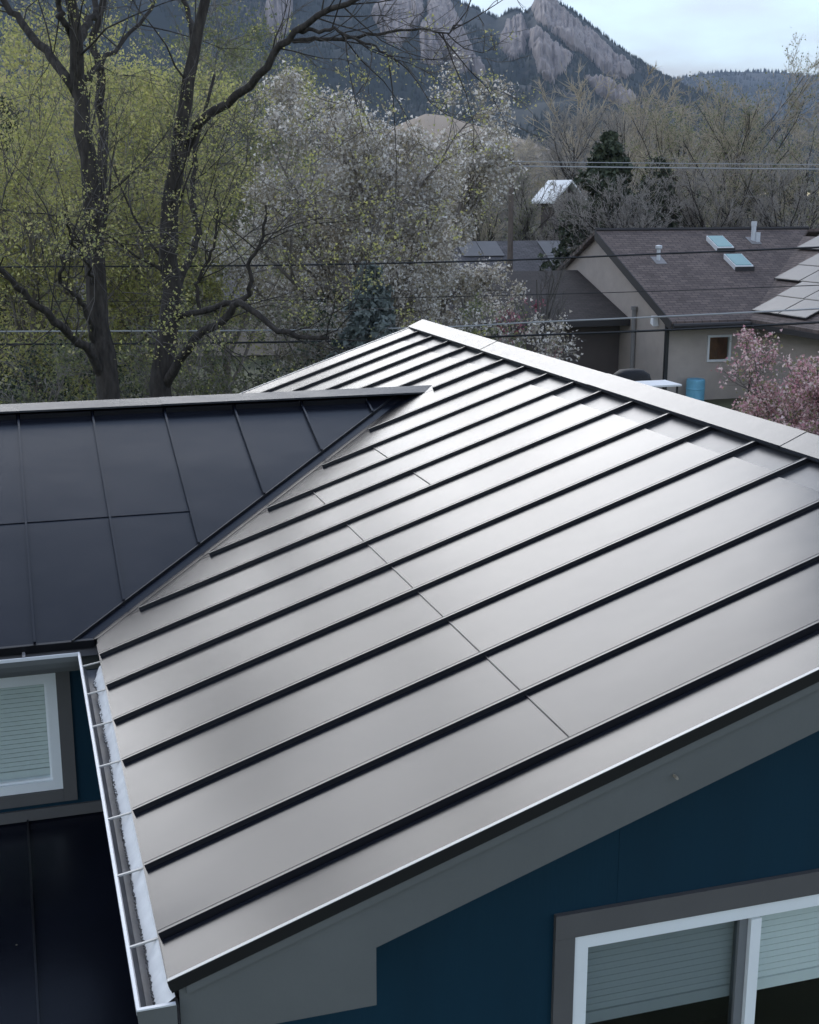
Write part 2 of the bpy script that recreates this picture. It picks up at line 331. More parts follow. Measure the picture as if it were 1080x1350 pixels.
def mountain(name, sky_pts, D0, D1, z0, x0, x1, step, seed, rough, slabs, npine, pine_h, label):
    sp = np.array(sky_pts, float)
    def surf(px, t):
        px = np.asarray(px, float); t = np.asarray(t, float)
        sy = np.interp(px, sp[:, 0], sp[:, 1])
        d = _F*FPX+_R*(px-540)[..., None]+_U*(675-sy)[..., None]; hz = np.hypot(d[..., 0], d[..., 1])
        zr = CAM[2]+d[..., 2]/hz*D1; g = _F*FPX+_R*(px-540)[..., None]+_U*(416.0); g = g[..., :2]/np.hypot(g[..., 0], g[..., 1])[..., None]
        D = D0+(D1-D0)*t; X = CAM[0]+g[..., 0]*D; Y = CAM[1]+g[..., 1]*D
        prof = np.where(t <= 1, 0.30*t+0.70*np.maximum(t, 0)**1.6, 1-(t-1)*1.3)
        env = np.sin(np.clip(t, 0, 1)*math.pi)**0.6
        Z = z0+(zr-z0)*prof+(fbm(X*0.0045+seed, Y*0.0045+3*seed, 5)-0.48)*rough*env+(fbm(X*0.02+seed, Y*0.02, 3)-0.45)*9*np.clip(t*4, 0, 1)
        return np.stack([X, Y, Z], -1), g
    def pix(V):
        d = V-CAM; zc = d@_F; return 540+FPX*(d@_R)/zc, 675-FPX*(d@_U)/zc
    def grid(v, name_, m_, parent, mask=None, smooth=True):
        i = np.arange(v[..., 0].size).reshape(v.shape[:2]); f = np.stack([i[:-1, :-1], i[1:, :-1], i[1:, 1:], i[:-1, 1:]], -1)
        if mask is None: return np_mesh(name_, v.reshape(-1, 3), f.reshape(-1, 4), m_, parent, smooth)
        ff = f[mask[:-1, :-1] & mask[1:, :-1] & mask[1:, 1:] & mask[:-1, 1:]]; u, inv = np.unique(ff, return_inverse=True)
        return np_mesh(name_, v.reshape(-1, 3)[u], inv.reshape(-1, 4), m_, parent, smooth)
    px = np.arange(x0, x1+step, step); t = np.concatenate([np.linspace(0, 1, 100), 1+np.linspace(0.03, 0.5, 8)])
    V, _ = surf(*np.meshgrid(px, t, indexing='ij'))
    o = tag(grid(V, name, 'mountain_ground', None), kind='structure')
    for k, poly in enumerate(slabs):
        xs = [q[0] for q in poly]
        PXg, T = np.meshgrid(np.arange(min(xs)-8, max(xs)+8, 0.9), np.linspace(0.35, 1.0, 230), indexing='ij')
        S, g = surf(PXg, T); ax, ay = pix(S)
        ax = ax+(vnoise(S[..., 0]*0.03, S[..., 2]*0.03)-0.5)*5; ay = ay+(vnoise(S[..., 0]*0.03+50, S[..., 2]*0.03)-0.5)*6
        cx_ = np.mean([q[0] for q in poly]); cy_ = np.mean([q[1] for q in poly]); poly = [(cx_+(q[0]-cx_)*1.16, cy_+(q[1]-cy_)*1.12) for q in poly]
        ii = pt_in(poly, ax, ay)
        if ii.sum() < 30: continue
        J = ii.copy(); dist = np.zeros(J.shape)
        for it in range(10):
            dist += J; K = J.copy(); K[1:] &= J[:-1]; K[:-1] &= J[1:]; K[:, 1:] &= J[:, :-1]; K[:, :-1] &= J[:, 1:]; J = K
        keep = ii.copy()
        for it in range(2):
            K = keep.copy(); K[1:] |= keep[:-1]; K[:-1] |= keep[1:]; K[:, 1:] |= keep[:, :-1]; K[:, :-1] |= keep[:, 1:]; keep = K
        rib = 0.6*fbm(PXg*0.16+7*k+T*3, T*5+k, 4)+0.4*fbm(PXg*0.5+T*9, T*22+k, 3)            # ribs and gullies running down the face
        lift = np.where(ii, 8+np.minimum(dist, 7)*2.6+(rib-0.5)*52, -6.0)
        S[..., 2] += lift*0.35; S[..., 0] -= g[..., 0]*lift*0.9; S[..., 1] -= g[..., 1]*lift*0.9
        grid(S, 'rock_slab', 'rock_slab', o, keep, False)
    # pine forest on the slopes
    n2 = npine*2; a = x0+rng.random(n2)*(x1-x0); b = 0.02+0.98*rng.random(n2)**0.75
    base, _ = surf(a, b); qx, qy = pix(base); ok = fbm(base[:, 0]*0.006+seed*2, base[:, 1]*0.006, 4) < 0.60
    for poly in slabs: ok &= ~pt_in(poly, qx+rng.normal(0, 2, n2), qy+rng.normal(0, 2, n2))
    base = base[ok][:npine]
    fa = x0+rng.random(npine//16)*(x1-x0); fr, _ = surf(fa, np.full(len(fa), 0.995)); base = np.concatenate([base, fr])
    n = len(base); h = pine_h*(0.45+0.8*rng.random(n)); r = h*(0.20+0.16*rng.random(n))
    ang = np.arange(4)*math.pi/2+rng.random((n, 1))*3
    ring = np.stack([base[:, None, 0]+r[:, None]*np.cos(ang), base[:, None, 1]+r[:, None]*np.sin(ang), np.repeat(base[:, 2:3]-2, 4, 1)], -1)
    tip = base+np.stack([rng.normal(0, 0.6, n), rng.normal(0, 0.6, n), h], -1)
    v = np.concatenate([ring, tip[:, None]], 1).reshape(-1, 3); k = np.arange(n)[:, None]*5
    f3 = np.concatenate([np.concatenate([k+j, k+(j+1) % 4, k+4], 1) for j in range(4)])
    tag(np_mesh('pine_forest', v, f3, 'far_pine'), label, 'forest', kind='stuff')
    return o
mountain('mountain_far', [(-300, 80), (600, 92), (885, 104), (930, 96), (980, 94), (1030, 97), (1060, 101), (1080, 98), (1200, 104), (1500, 120)],
         2600, 4800, 30, 560, 1400, 5, 5.0, 130, [], 9000, 13, 'dark pine forest on the lower ridge at the right skyline')
mountain('mountain', [(-500, 40), (-200, -30), (0, -70), (150, -95), (300, -75), (420, -45), (520, -25), (570, -14), (592, -3), (615, 8), (640, 20), (650, 26), (664, 18), (676, 14), (690, 17), (698, 6), (704, -4), (712, -6), (724, 2),
          (745, 13), (770, 34), (800, 58), (830, 80), (860, 98), (900, 118), (960, 140), (1050, 175), (1300, 215)],
         1100, 2500, 10, -350, 1250, 4, 2.0, 110, SLABS, 38000, 8, 'dark pine forest covering the slopes of the rocky mountain')

def hill():
    n = 120; px = np.linspace(440, 830, n); top = np.interp(px, [440, 500, 560, 590, 640, 700, 760, 830], [215, 175, 147, 150, 166, 184, 215, 240]); t = np.linspace(0, 1.6, 26)
    T, A = np.meshgrid(t, np.arange(n)); D0, D1 = 320, 760
    gx = np.array([ground_at(a, 1.0)[:2]-CAM[:2] for a in px]); zr = np.array([at(a, b, D1)[2] for a, b in zip(px, top)])
    D = D0+(D1-D0)*T; prof = np.where(T <= 1, T**1.3, 1-(T-1)*0.8)
    X = CAM[0]+gx[A, 0]*D; Y = CAM[1]+gx[A, 1]*D; Z = -2+(zr[A]+2)*prof+(fbm(X*0.02, Y*0.02, 4)-0.5)*5
    i = np.arange(T.size).reshape(T.shape); f = np.stack([i[:-1, :-1], i[1:, :-1], i[1:, 1:], i[:-1, 1:]], -1).reshape(-1, 4)
    tag(np_mesh('hill', np.stack([X, Y, Z], -1).reshape(-1, 3), f, 'hill_grass', smooth=True), kind='structure')
hill()

# ================================================================== THE HOUSE WITH THE METAL ROOF
W, H = 3.171, 1.085; TM = H/W; TH = math.atan(TM); Y1 = 7.55
YV, YL, HL = 3.119, 5.402, 0.8145; TW = HL/(YL-YV); TWA = math.atan(TW)
nm = np.array([-math.sin(TH), 0, math.cos(TH)]); nw = np.array([0, -math.sin(TWA), math.cos(TWA)])
def MS(x, y, h=0.0, side=1):
    p = np.array([x, y, ZE+x*TM])+nm*h
    if side < 0: p[0] = 2*W-p[0]
    return p
def WS(x, y, h=0.0): return np.array([x, y, ZE+(y-YV)*TW])+nw*h
def xval(y): return (y-YV)/(YL-YV)*(HL/TM)         # x of the near valley at depth y
house = empty('house', (2.0, 3.0, 0))
tag(house, 'blue house in the foreground under dark standing seam metal roofs', 'house')
HP = -0.010                                         # pan level; seams rise above it
seams = [0.235, 0.675, 1.09, 1.535, 1.958, 2.378, 2.805, 3.236, 3.652, 4.045, 4.464, 4.862, 5.261, 5.677, 6.081, 6.49, 6.90, 7.30]
def slope_piece(x0, x1, y0, y1, h0, h1, side=1, xs0=None, xs1=None, dh=0.0):
    """thin slab lying on the main slope; xs0 = lower x at y0, xs1 = lower x at y1; dh lifts the upper end"""
    a0 = x0 if xs0 is None else xs0; a1 = x0 if xs1 is None else xs1
    return [MS(a0, y0, h0, side), MS(x1, y0, h0+dh, side), MS(x1, y1, h0+dh, side), MS(a1, y1, h0, side),
            MS(a0, y0, h1, side), MS(x1, y0, h1+dh, side), MS(x1, y1, h1+dh, side), MS(a1, y1, h1, side)]
main_roof = MB()
for sd_ in (1, -1): main_roof.hexa(slope_piece(-0.0, W-0.004, 0.02, Y1-0.02, -0.11, -0.022, sd_))
main_roof = main_roof.build('main_roof', 'deck_dark', house)
XTOP = 2.90
def lowf(y, off=0.055):
    """lower end of the pans: the eave, or the valley where the wing meets the slope"""
    return max(0.004, xval(min(y, 2*YL-y))+off)
_ys = YV-0.051*(YL-YV)/(HL/TM)
def pan_objs():
    ys = [0.215]+seams[1:]+[Y1-0.03]
    for k in range(len(ys)-1):
        a, b = ys[k]+0.004, ys[k+1]-0.004
        cuts = {7: [0.515, 1.857], 8: [1.356], 9: [1.845]}.get(k, [1.356] if k < 7 else [])
        low = [(lowf(y), y) for y in sorted({a, b}|{t for t in (_ys, YL, 2*YL-_ys) if a < t < b})]
        lm = max(x for x, y in low)
        top = XTOP-0.012*(k % 3)
        cs_ = [c for c in cuts if c > lm+0.03]+[top]
        x0 = None
        for j, x1 in enumerate(cs_):
            e = x1+(0.03 if j < len(cs_)-1 else 0); h = HP+0.0035*j
            pl = ([(e, b), (e, a)]+low) if j == 0 else [(e, b), (e, a), (x0, a), (x0, b)]
            m = MB(); m.prism([MS(x, y, h-0.001) for x, y in pl], nm*0.001); m.build('roof_panel', 'roof_metal', main_roof); x0 = x1
            if j < len(cs_)-1:
                m = MB(); m.hexa(slope_piece(x1-0.0035, x1+0.001, a, b, h-0.0005, h+0.0045)); m.build('lap_joint', 'black_trim', main_roof)
        m = MB(); m.hexa(slope_piece(top-0.02, W-0.02, a, b, HP-0.006, HP-0.005, dh=0.0)); m.build('top_sheet', 'lap_sheet', main_roof)
        m = MB(); m.hexa(slope_piece(-0.02, W-0.02, a, b, HP-0.001, HP, -1)); m.build('roof_panel', 'roof_metal', main_roof)
pan_objs()
def seam_objs():
    for k, y in enumerate(seams):
        x0 = lowf(y, 0.115)
        if 5.2 < y < 5.45: x0 = 2.51
        hh = 0.009 if k else 0.018; wd = 0.007
        m = MB(); m.hexa(slope_piece(x0, W-0.05, y-wd, y+wd, HP-0.004, hh))
        m.build('standing_seam', 'seam_metal', main_roof)
        # the thin bright lip along the fold
        m = MB(); m.hexa(slope_piece(x0, W-0.06, y+wd+0.0002, y+wd+0.0025, HP, hh+0.001)); m.build('seam_lip', 'cap_metal', main_roof)
        m = MB(); m.hexa(slope_piece(-0.02, W-0.05, y-wd, y+wd, HP-0.004, 0.030, -1)); m.build('standing_seam', 'seam_metal', main_roof)
        # closure under the ridge cap, between this seam and the next
        y2 = seams[k+1] if k+1 < len(seams) else Y1
        m = MB(); m.hexa(slope_piece(W-0.125, W-0.115, y+0.012, y2-0.012, HP-0.003, 0.016)); m.build('ridge_closure', 'black_trim', main_roof)
seam_objs()
def ridge_caps():
    ys = [-0.02, 1.75, 3.83, 5.75, Y1+0.02]
    for i in range(len(ys)-1):
        a, b = ys[i], ys[i+1]+0.012; h = 0.022+0.0025*(i % 2)
        z0 = lambda x, hh: MS(x, 0, hh)[2]
        prof = [(W-0.135, z0(W-0.135, h-0.004)-0.012), (W-0.135, z0(W-0.135, h)), (W, ZE+H+h+0.012), (W+0.135, z0(W-0.135, h)), (W+0.135, z0(W-0.135, h-0.004)-0.012), (W, ZE+H+h+0.004)]
        m = MB(); m.prism([(x, a, z) for x, z in prof], (0, b-a, 0)); m.build('ridge_cap', 'cap_metal', main_roof)
ridge_caps()
def rakes():
    for (y0, s_) in ((0.0, 1), (Y1, -1)):
        for side in (1, -1):
            g = lambda x, y, h: MS(x, y0+s_*y, h, side)
            def strip(pr, name, m_):
                mm_ = MB()
                for (ya, ha), (yb, hb) in zip(pr[:-1], pr[1:]):
                    mm_.hexa([g(0.002, ya, ha-0.002), g(W, ya, ha-0.002), g(W, yb, hb-0.002), g(0.002, yb, hb-0.002), g(0.002, ya, ha), g(W, ya, ha), g(W, yb, hb), g(0.002, yb, hb)])
                mm_.build(name, m_, main_roof)
            strip([(0.222, -0.004), (0.0, 0.010)], 'rake_flashing', 'roof_metal')
            strip([(-0.006, 0.0135), (-0.021, 0.015)], 'rake_hem', 'hem_metal')  # pale colour of the hem paints in its bright sky reflection
            mm_ = MB(); mm_.hexa([g(0.0, -0.022, -0.026), g(W, -0.022, -0.026), g(W, -0.014, -0.026), g(0.0, -0.014, -0.026),
                                  g(0.0, -0.022, 0.0135), g(W, -0.022, 0.0135), g(W, -0.014, 0.0125), g(0.0, -0.014, 0.0125)])
            mm_.build('rake_edge', 'black_trim', main_roof)
rakes()
# rake boards and the boxed eave returns
def rake_boards():
    for (y0, s_) in ((-0.008, 1), (Y1+0.008, -1)):
        for side in (1, -1):
            X = lambda x: x if side > 0 else 2*W-x
            top = lambda x: ZE+x*TM-0.024
            poly = [(X(0.03), y0, ZE-0.195), (X(0.614), y0, ZE-0.195), (X(0.614), y0, ZE+0.614*TM-0.211), (X(W), y0, ZE+H-0.211), (X(W), y0, top(W)), (X(0.03), y0, top(0.03))]
            m = MB(); m.prism(poly, (0, 0.022*s_, 0)); o = m.build('rake_board', 'fascia_grey', house)
            m = MB(); t = lambda x: ZE+x*TM-0.026       # drip moulding under the metal
            m.hexa([(X(0.05), y0-0.010*s_, t(0.05)-0.03), (X(W), y0-0.010*s_, t(W)-0.03), (X(W), y0-0.001*s_, t(W)-0.03), (X(0.05), y0-0.001*s_, t(0.05)-0.03),
                    (X(0.05), y0-0.010*s_, t(0.05)), (X(W), y0-0.010*s_, t(W)), (X(W), y0-0.001*s_, t(W)), (X(0.05), y0-0.001*s_, t(0.05))])
            m.build('moulding', 'fascia_grey', o)
            # soffit of the gable overhang and side of the box
            m = MB(); yy = sorted((y0+0.023*s_, y0+0.30*s_))
            m.hexa([(X(0.62), yy[0], ZE+0.62*TM-0.19), (X(W), yy[0], ZE+H-0.19), (X(W), yy[1], ZE+H-0.19), (X(0.62), yy[1], ZE+0.62*TM-0.19),
                    (X(0.62), yy[0], ZE+0.62*TM-0.17), (X(W), yy[0], ZE+H-0.17), (X(W), yy[1], ZE+H-0.17), (X(0.62), yy[1], ZE+0.62*TM-0.17)])
            m.build('soffit', 'fascia_grey', house)
            m = MB(); m.box(*sorted((X(0.03), X(0.612))), yy[0], yy[1], ZE-0.193, ZE-0.175); m.box(*sorted((X(0.594), X(0.612))), yy[0], yy[1], ZE-0.174, ZE+0.19); m.build('return_soffit', 'fascia_grey', house)
rake_boards()
# eave fascia boards on the long sides
m = MB(); m.box(0.03, 0.052, 0.03, YV+0.3, ZE-0.19, ZE-0.045); m.build('eave_board', 'fascia_grey', house)
m = MB(); m.box(2*W-0.052, 2*W-0.03, 0.03, Y1-0.03, ZE-0.19, ZE-0.045); m.build('eave_board', 'fascia_grey', house)
m = MB(); m.box(0.054, 0.34, 0.30, YV+0.28, ZE-0.19, ZE-0.175); m.build('soffit', 'fascia_grey', house)

# walls -----------------------------------------------------------
GY = 0.30
gw = empty('gable_wall', parent=house)
def wall_boards(parent, x0, x1, topf, z0, yf, yb, holes, wid=1.22, name='siding_panel'):
    x = x0
    while x < x1-1e-6:
        xa, xb = x+0.0006, min(x+wid, x1)-0.0006
        segs = [(z0, None)]
        for (hx0, hx1, hz0, hz1) in holes:
            if xb > hx0 and xa < hx1:
                # pieces beside the opening are cut on its edge
                segs = [(z0, hz0), (hz1, None)]
                for (sa, sb) in ((xa, hx0), (hx1, xb)):
                    if sb-sa > 0.004:
                        m = MB(); m.hexa([(sa, yf, hz0), (sb, yf, hz0), (sb, yb, hz0), (sa, yb, hz0), (sa, yf, hz1), (sb, yf, hz1), (sb, yb, hz1), (sa, yb, hz1)]); m.build(name, 'siding_blue', parent)
        for (za, zb) in segs:
            ta, tb = (topf(xa), topf(xb)) if zb is None else (zb, zb)
            if min(ta, tb) <= za: continue
            if zb is None and xa < W < xb:
                m = MB(); m.prism([(xa, yf, za), (xb, yf, za), (xb, yf, tb), (W, yf, topf(W)), (xa, yf, ta)], (0, yb-yf, 0)); m.build(name, 'siding_blue', parent); continue
            m = MB(); m.hexa([(xa, yf, za), (xb, yf, za), (xb, yb, za), (xa, yb, za), (xa, yf, ta), (xb, yf, tb), (xb, yb, tb), (xa, yb, ta)]); m.build(name, 'siding_blue', parent)
        x += wid
roofz = lambda x: ZE+min(x, 2*W-x)*TM-0.172
GW = (1.40, 2.88, ZE-1.42, ZE-0.285)               # gable window opening
wall_boards(gw, 0.34, 2*W-0.34, roofz, 0.25, GY, GY+0.02, [GW])
m = MB(); m.box(0.34, GW[0], GY+0.021, GY+0.12, 0.0, ZE-0.18); m.box(GW[1], 2*W-0.34, GY+0.021, GY+0.12, 0.0, ZE-0.18)
m.box(GW[0], GW[1], GY+0.021, GY+0.12, 0.0, GW[2]); m.box(GW[0], GW[1], GY+0.021, GY+0.12, GW[3], ZE-0.18)
m.prism([(0.36, GY+0.021, ZE-0.179), (2*W-0.36, GY+0.021, ZE-0.179), (W, GY+0.021, ZE+H-0.19)], (0, 0.1, 0)); m.build('wall_core', 'deck_dark', gw)
m = MB(); m.box(0.34, 0.40, GY+0.13, Y1-0.4, 0, ZE-0.18); m.build('side_wall', 'siding_blue', house)
m = MB(); m.box(2*W-0.40, 2*W-0.34, GY+0.13, Y1-0.4, 0, ZE-0.18); m.build('side_wall', 'siding_blue', house)
m = MB(); m.prism([(0.34, Y1-0.36, 0), (2*W-0.34, Y1-0.36, 0), (2*W-0.34, Y1-0.36, ZE-0.18), (W, Y1-0.36, ZE+H-0.2), (0.34, Y1-0.36, ZE-0.18)], (0, 0.06, 0)); m.build('rear_wall', 'siding_blue', house)
def window(parent, x0, x1, z0, z1, yf, mull=None, trim=0.075, screen=True):
    """white vinyl window in a grey trim; yf = face of the wall"""
    wn = empty('window', parent=parent)
    t = trim
    for nm_, b in (('trim', (x0-t, x1+t, yf-0.022, yf-0.002, z1+0.002, z1+t+0.018)), ('trim', (x0-t, x0-0.001, yf-0.020, yf-0.002, z0-t, z1)),
                   ('trim', (x1+0.001, x1+t, yf-0.020, yf-0.002, z0-t, z1)), ('trim', (x0, x1, yf-0.020, yf-0.002, z0-t, z0-0.002))):
        mm_ = MB(); mm_.box(*b); mm_.build(nm_, 'trim_grey', wn)
    fw = 0.052
    fr = MB()
    for (a, b, c, d) in ((x0, x1, z1-fw, z1), (x0, x1, z0, z0+fw), (x0, x0+fw, z0+fw, z1-fw), (x1-fw, x1, z0+fw, z1-fw)):
        fr.box(a, b, yf-0.012, yf+0.055, c, d)
        fr.box(a, b, yf-0.022, yf-0.0121, c+(0.012 if d-c < 0.1 else 0), d-(0.012 if d-c < 0.1 else 0)) if False else None
    fr.build('frame', 'vinyl_white', wn)
    ins = MB()                                        # inner glazing stop
    for (a, b, c, d) in ((x0+fw, x1-fw, z1-fw-0.012, z1-fw), (x0+fw, x1-fw, z0+fw, z0+fw+0.012), (x0+fw, x0+fw+0.010, z0+fw+0.012, z1-fw-0.012), (x1-fw-0.010, x1-fw, z0+fw+0.012, z1-fw-0.012)):
        ins.box(a, b, yf+0.008, yf+0.050, c, d)
    ins.build('glazing_stop', 'vinyl_white', wn)
    if mull:
        mm_ = MB(); mm_.box(mull, mull+0.042, yf-0.008, yf+0.052, z0+fw+0.012, z1-fw-0.012); mm_.build('mullion', 'vinyl_white', wn)
        mm_ = MB(); mm_.box(mull-0.035, mull-0.001, yf+0.012, yf+0.048, z0+fw+0.012, z1-fw-0.012); mm_.build('sash_stile', 'sash_shadow', wn)
        mm_ = MB(); mm_.box(x0+fw+0.010, mull-0.035, yf+0.026, yf+0.030, z0+fw+0.012, z1-fw-0.012); mm_.build('pane', 'screened_glass', wn)
        mm_ = MB(); mm_.box(mull+0.042, x1-fw-0.010, yf+0.026, yf+0.030, z0+fw+0.012, z1-fw-0.012); mm_.build('pane', 'window_glass', wn)
    else:
        mm_ = MB(); mm_.box(x0+fw+0.010, x1-fw-0.010, yf+0.026, yf+0.030, z0+fw+0.012, z1-fw-0.012); mm_.build('pane', 'window_glass', wn)
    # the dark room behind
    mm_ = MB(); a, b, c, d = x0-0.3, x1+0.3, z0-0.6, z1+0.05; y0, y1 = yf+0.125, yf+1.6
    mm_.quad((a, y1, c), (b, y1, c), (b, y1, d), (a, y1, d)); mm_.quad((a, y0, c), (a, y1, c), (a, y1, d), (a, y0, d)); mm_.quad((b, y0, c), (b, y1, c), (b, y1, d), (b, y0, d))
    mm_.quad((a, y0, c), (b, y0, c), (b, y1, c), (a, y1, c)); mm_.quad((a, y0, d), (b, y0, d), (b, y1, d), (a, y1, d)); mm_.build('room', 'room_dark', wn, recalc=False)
    return wn
def blind(x0, x1, z0, z1, y, label, pitch=0.026):
    b = empty('window_blind', ((x0+x1)/2, y, z0)); tag(b, label, 'blind', 'pleated window blinds')
    mm_ = MB(); mm_.box(x0, x1, y-0.02, y+0.02, z1, z1+0.035); mm_.build('headrail', 'blind_cloth', b)
    mm_ = MB(); mm_.box(x0, x1, y-0.016, y+0.012, z0, z0+0.045); mm_.build('bottom_rail', 'blind_cloth', b)
    zz = z0+0.046; me = None
    while zz < z1-0.001:
        if me is None:
            q = MB(); q.prism([(x0, y-0.002, zz), (x0, y-0.012, zz+0.004), (x0, y-0.009, zz+pitch*0.96), (x0, y-0.001, zz+pitch)], (x1-x0, 0, 0))
            o = q.build('slat', 'blind_cloth', b); me = o; zb = zz
        else:
            o = me.copy(); COL.objects.link(o); o.parent = b; o.location = me.location+Vector((0, 0, zz-zb))
        zz += pitch
window(gw, GW[0], GW[1], GW[2], GW[3], GY, mull=2.095)
blind(GW[0]+0.055, 2.098, ZE-0.695, ZE-0.36, GY+0.075, 'lowered pale blind behind the darker screened left pane of the gable window')
blind(2.13, GW[1]-0.05, ZE-0.695, ZE-0.36, GY+0.075, 'lowered pale blind behind the clear right pane of the gable window')

# wing walls and roof --------------------------------------------
WX0 = -5.2
WYF = YV+0.30
ww = empty('wing_wall', parent=house)
WWIN = (-1.35, -0.203, ZE-0.955, ZE-0.285)
zt = ZE-0.12
wall_boards(ww, -4.575, 0.305, lambda x: zt, ZE-1.10, WYF, WYF+0.02, [WWIN])
m = MB(); m.box(WX0+0.3, WWIN[0], WYF+0.021, WYF+0.12, 0, zt); m.box(WWIN[1], 0.34, WYF+0.021, WYF+0.12, 0, zt)
m.box(WWIN[0], WWIN[1], WYF+0.021, WYF+0.12, 0, WWIN[2]); m.box(WWIN[0], WWIN[1], WYF+0.021, WYF+0.12, WWIN[3], zt); m.build('wall_core', 'deck_dark', ww)
m = MB(); m.box(WX0+0.3, 0.33, 2*YL-YV-0.36, 2*YL-YV-0.30, 0, zt); m.build('wing_rear_wall', 'siding_blue', house)
m = MB(); m.prism([(WX0+0.31, WYF+0.13, 0), (WX0+0.31, 2*YL-WYF-0.07, 0), (WX0+0.31, 2*YL-WYF-0.07, zt), (WX0+0.31, YL, ZE+HL-0.16), (WX0+0.31, WYF+0.13, zt)], (0.06, 0, 0)); m.build('wing_end_wall', 'siding_blue', house)
window(ww, *WWIN, WYF, trim=0.072)
blind(WWIN[0]+0.055, WWIN[1]-0.055, ZE-0.900, ZE-0.37, WYF+0.075, 'pale teal blind lowered behind the window beside the gutter corner')
m = MB(); m.box(-4.6, 0.30, WYF-0.018, WYF-0.001, ZE-1.118, ZE-1.055); m.build('belly_band', 'trim_grey', ww)
# eave board and soffit of the wing
m = MB(); m.box(WX0, 0.03, YV+0.025, YV+0.047, ZE-0.19, ZE-0.045); m.build('eave_board', 'fascia_grey', house)
m = MB(); m.box(WX0, 0.33, YV+0.048, WYF-0.001, ZE-0.18, ZE-0.165); m.build('soffit', 'fascia_grey', house)
wing = MB()
def wing_hexa(x0l, x1l, x0u, x1u, y0, y1, h0, h1, far=False):
    P = lambda x, y, h: (lambda q: np.array([q[0], 2*YL-q[1], q[2]]) if far else q)(WS(x, y, h))
    return [P(x0l, y0, h0), P(x1l, y0, h0), P(x1u, y1, h0), P(x0u, y1, h0), P(x0l, y0, h1), P(x1l, y0, h1), P(x1u, y1, h1), P(x0u, y1, h1)]
XR = HL/TM                                            # where the wing ridge dies into the main slope
for far in (False, True): wing.hexa(wing_hexa(WX0+0.02, 0.0, WX0+0.02, XR, YV, YL-0.003, -0.10, -0.02, far))
wing = wing.build('wing_roof', 'deck_dark', house)
wseams = [-0.296+0.467*k for k in range(-10, 6)]
def wing_panels():
    xs = [WX0]+[x for x in wseams if x > WX0+0.1]+[2.32]
    yval = lambda x: YV+(x/XR)*(YL-YV)                # y of the valley at x
    for i in range(len(xs)-1):
        a, b = xs[i]+0.003, xs[i+1]-0.003
        yt = YL-0.02; lap = 4.152
        yl = lambda x: min(yt-0.002, max(YV-0.025, yval(x+0.085)))
        xb_ = -0.085-0.025*XR/(YL-YV)
        low = [(x, yl(x)) for x in sorted({a, b}|{t for t in (xb_,) if a < t < b})]
        if low[0][1] >= yt-0.03: continue
        def piece(pl, h, far=False):
            P = lambda x, y, hh: (lambda q: np.array([q[0], 2*YL-q[1], q[2]]) if far else q)(WS(x, y, hh))
            mm_ = MB(); mm_.prism([P(x, y, h-0.001) for x, y in pl], nw*0.001 if not far else nw*[1, -1, 1]*0.001); mm_.build('roof_panel', 'roof_metal', wing)
        if b <= 0.66 and max(y for x, y in low) < lap-0.02:
            piece([(b, lap+0.02), (a, lap+0.02)]+low, -0.008); piece([(b, yt), (a, yt), (a, lap-0.001), (b, lap-0.001)], -0.0035)
        else: piece([(b, yt), (a, yt)]+low, -0.006)
        piece([(b, yt), (a, yt)]+low, -0.006, True)
    for x in wseams:
        if x < WX0+0.1: continue
        y0 = max(YV-0.025, yval(x+0.085)); wd = 0.006
        if y0 > YL-0.1: continue
        for far in (False, True):
            mm_ = MB(); mm_.hexa(wing_hexa(x-wd, x+wd, x-wd, x+wd, y0, YL-0.03, -0.012, 0.016, far)); mm_.build('standing_seam', 'roof_metal', wing)
        if True:
            mm_ = MB(); mm_.hexa(wing_hexa(x+0.22-0.228+0.02, x+0.467-0.012, x+0.012, x+0.467-0.012, YL-0.105, YL-0.095, -0.008, 0.026)) if x < 2.0 else None
            if mm_.v: mm_.build('ridge_closure', 'black_trim', wing)
wing_panels()
def wing_caps():
    xs = [WX0-0.02, -3.6, -1.55, 0.62, XR+0.22]
    for i in range(len(xs)-1):
        a, b = xs[i], xs[i+1]+(0.012 if i < 3 else 0); h = 0.030+0.002*(i % 2)
        zr = ZE+HL; dz = 0.110*TW*0.78
        top = zr+h+0.016
        prof = [(-0.112, top-dz-0.012), (-0.112, top-dz), (0, top), (0.112, top-dz), (0.112, top-dz-0.012), (0, top-0.006)]
        mm_ = MB(); mm_.prism([(a, YL+dy, z) for dy, z in prof], (b-a, 0, 0)); mm_.build('ridge_cap', 'cap_metal', wing)
wing_caps()
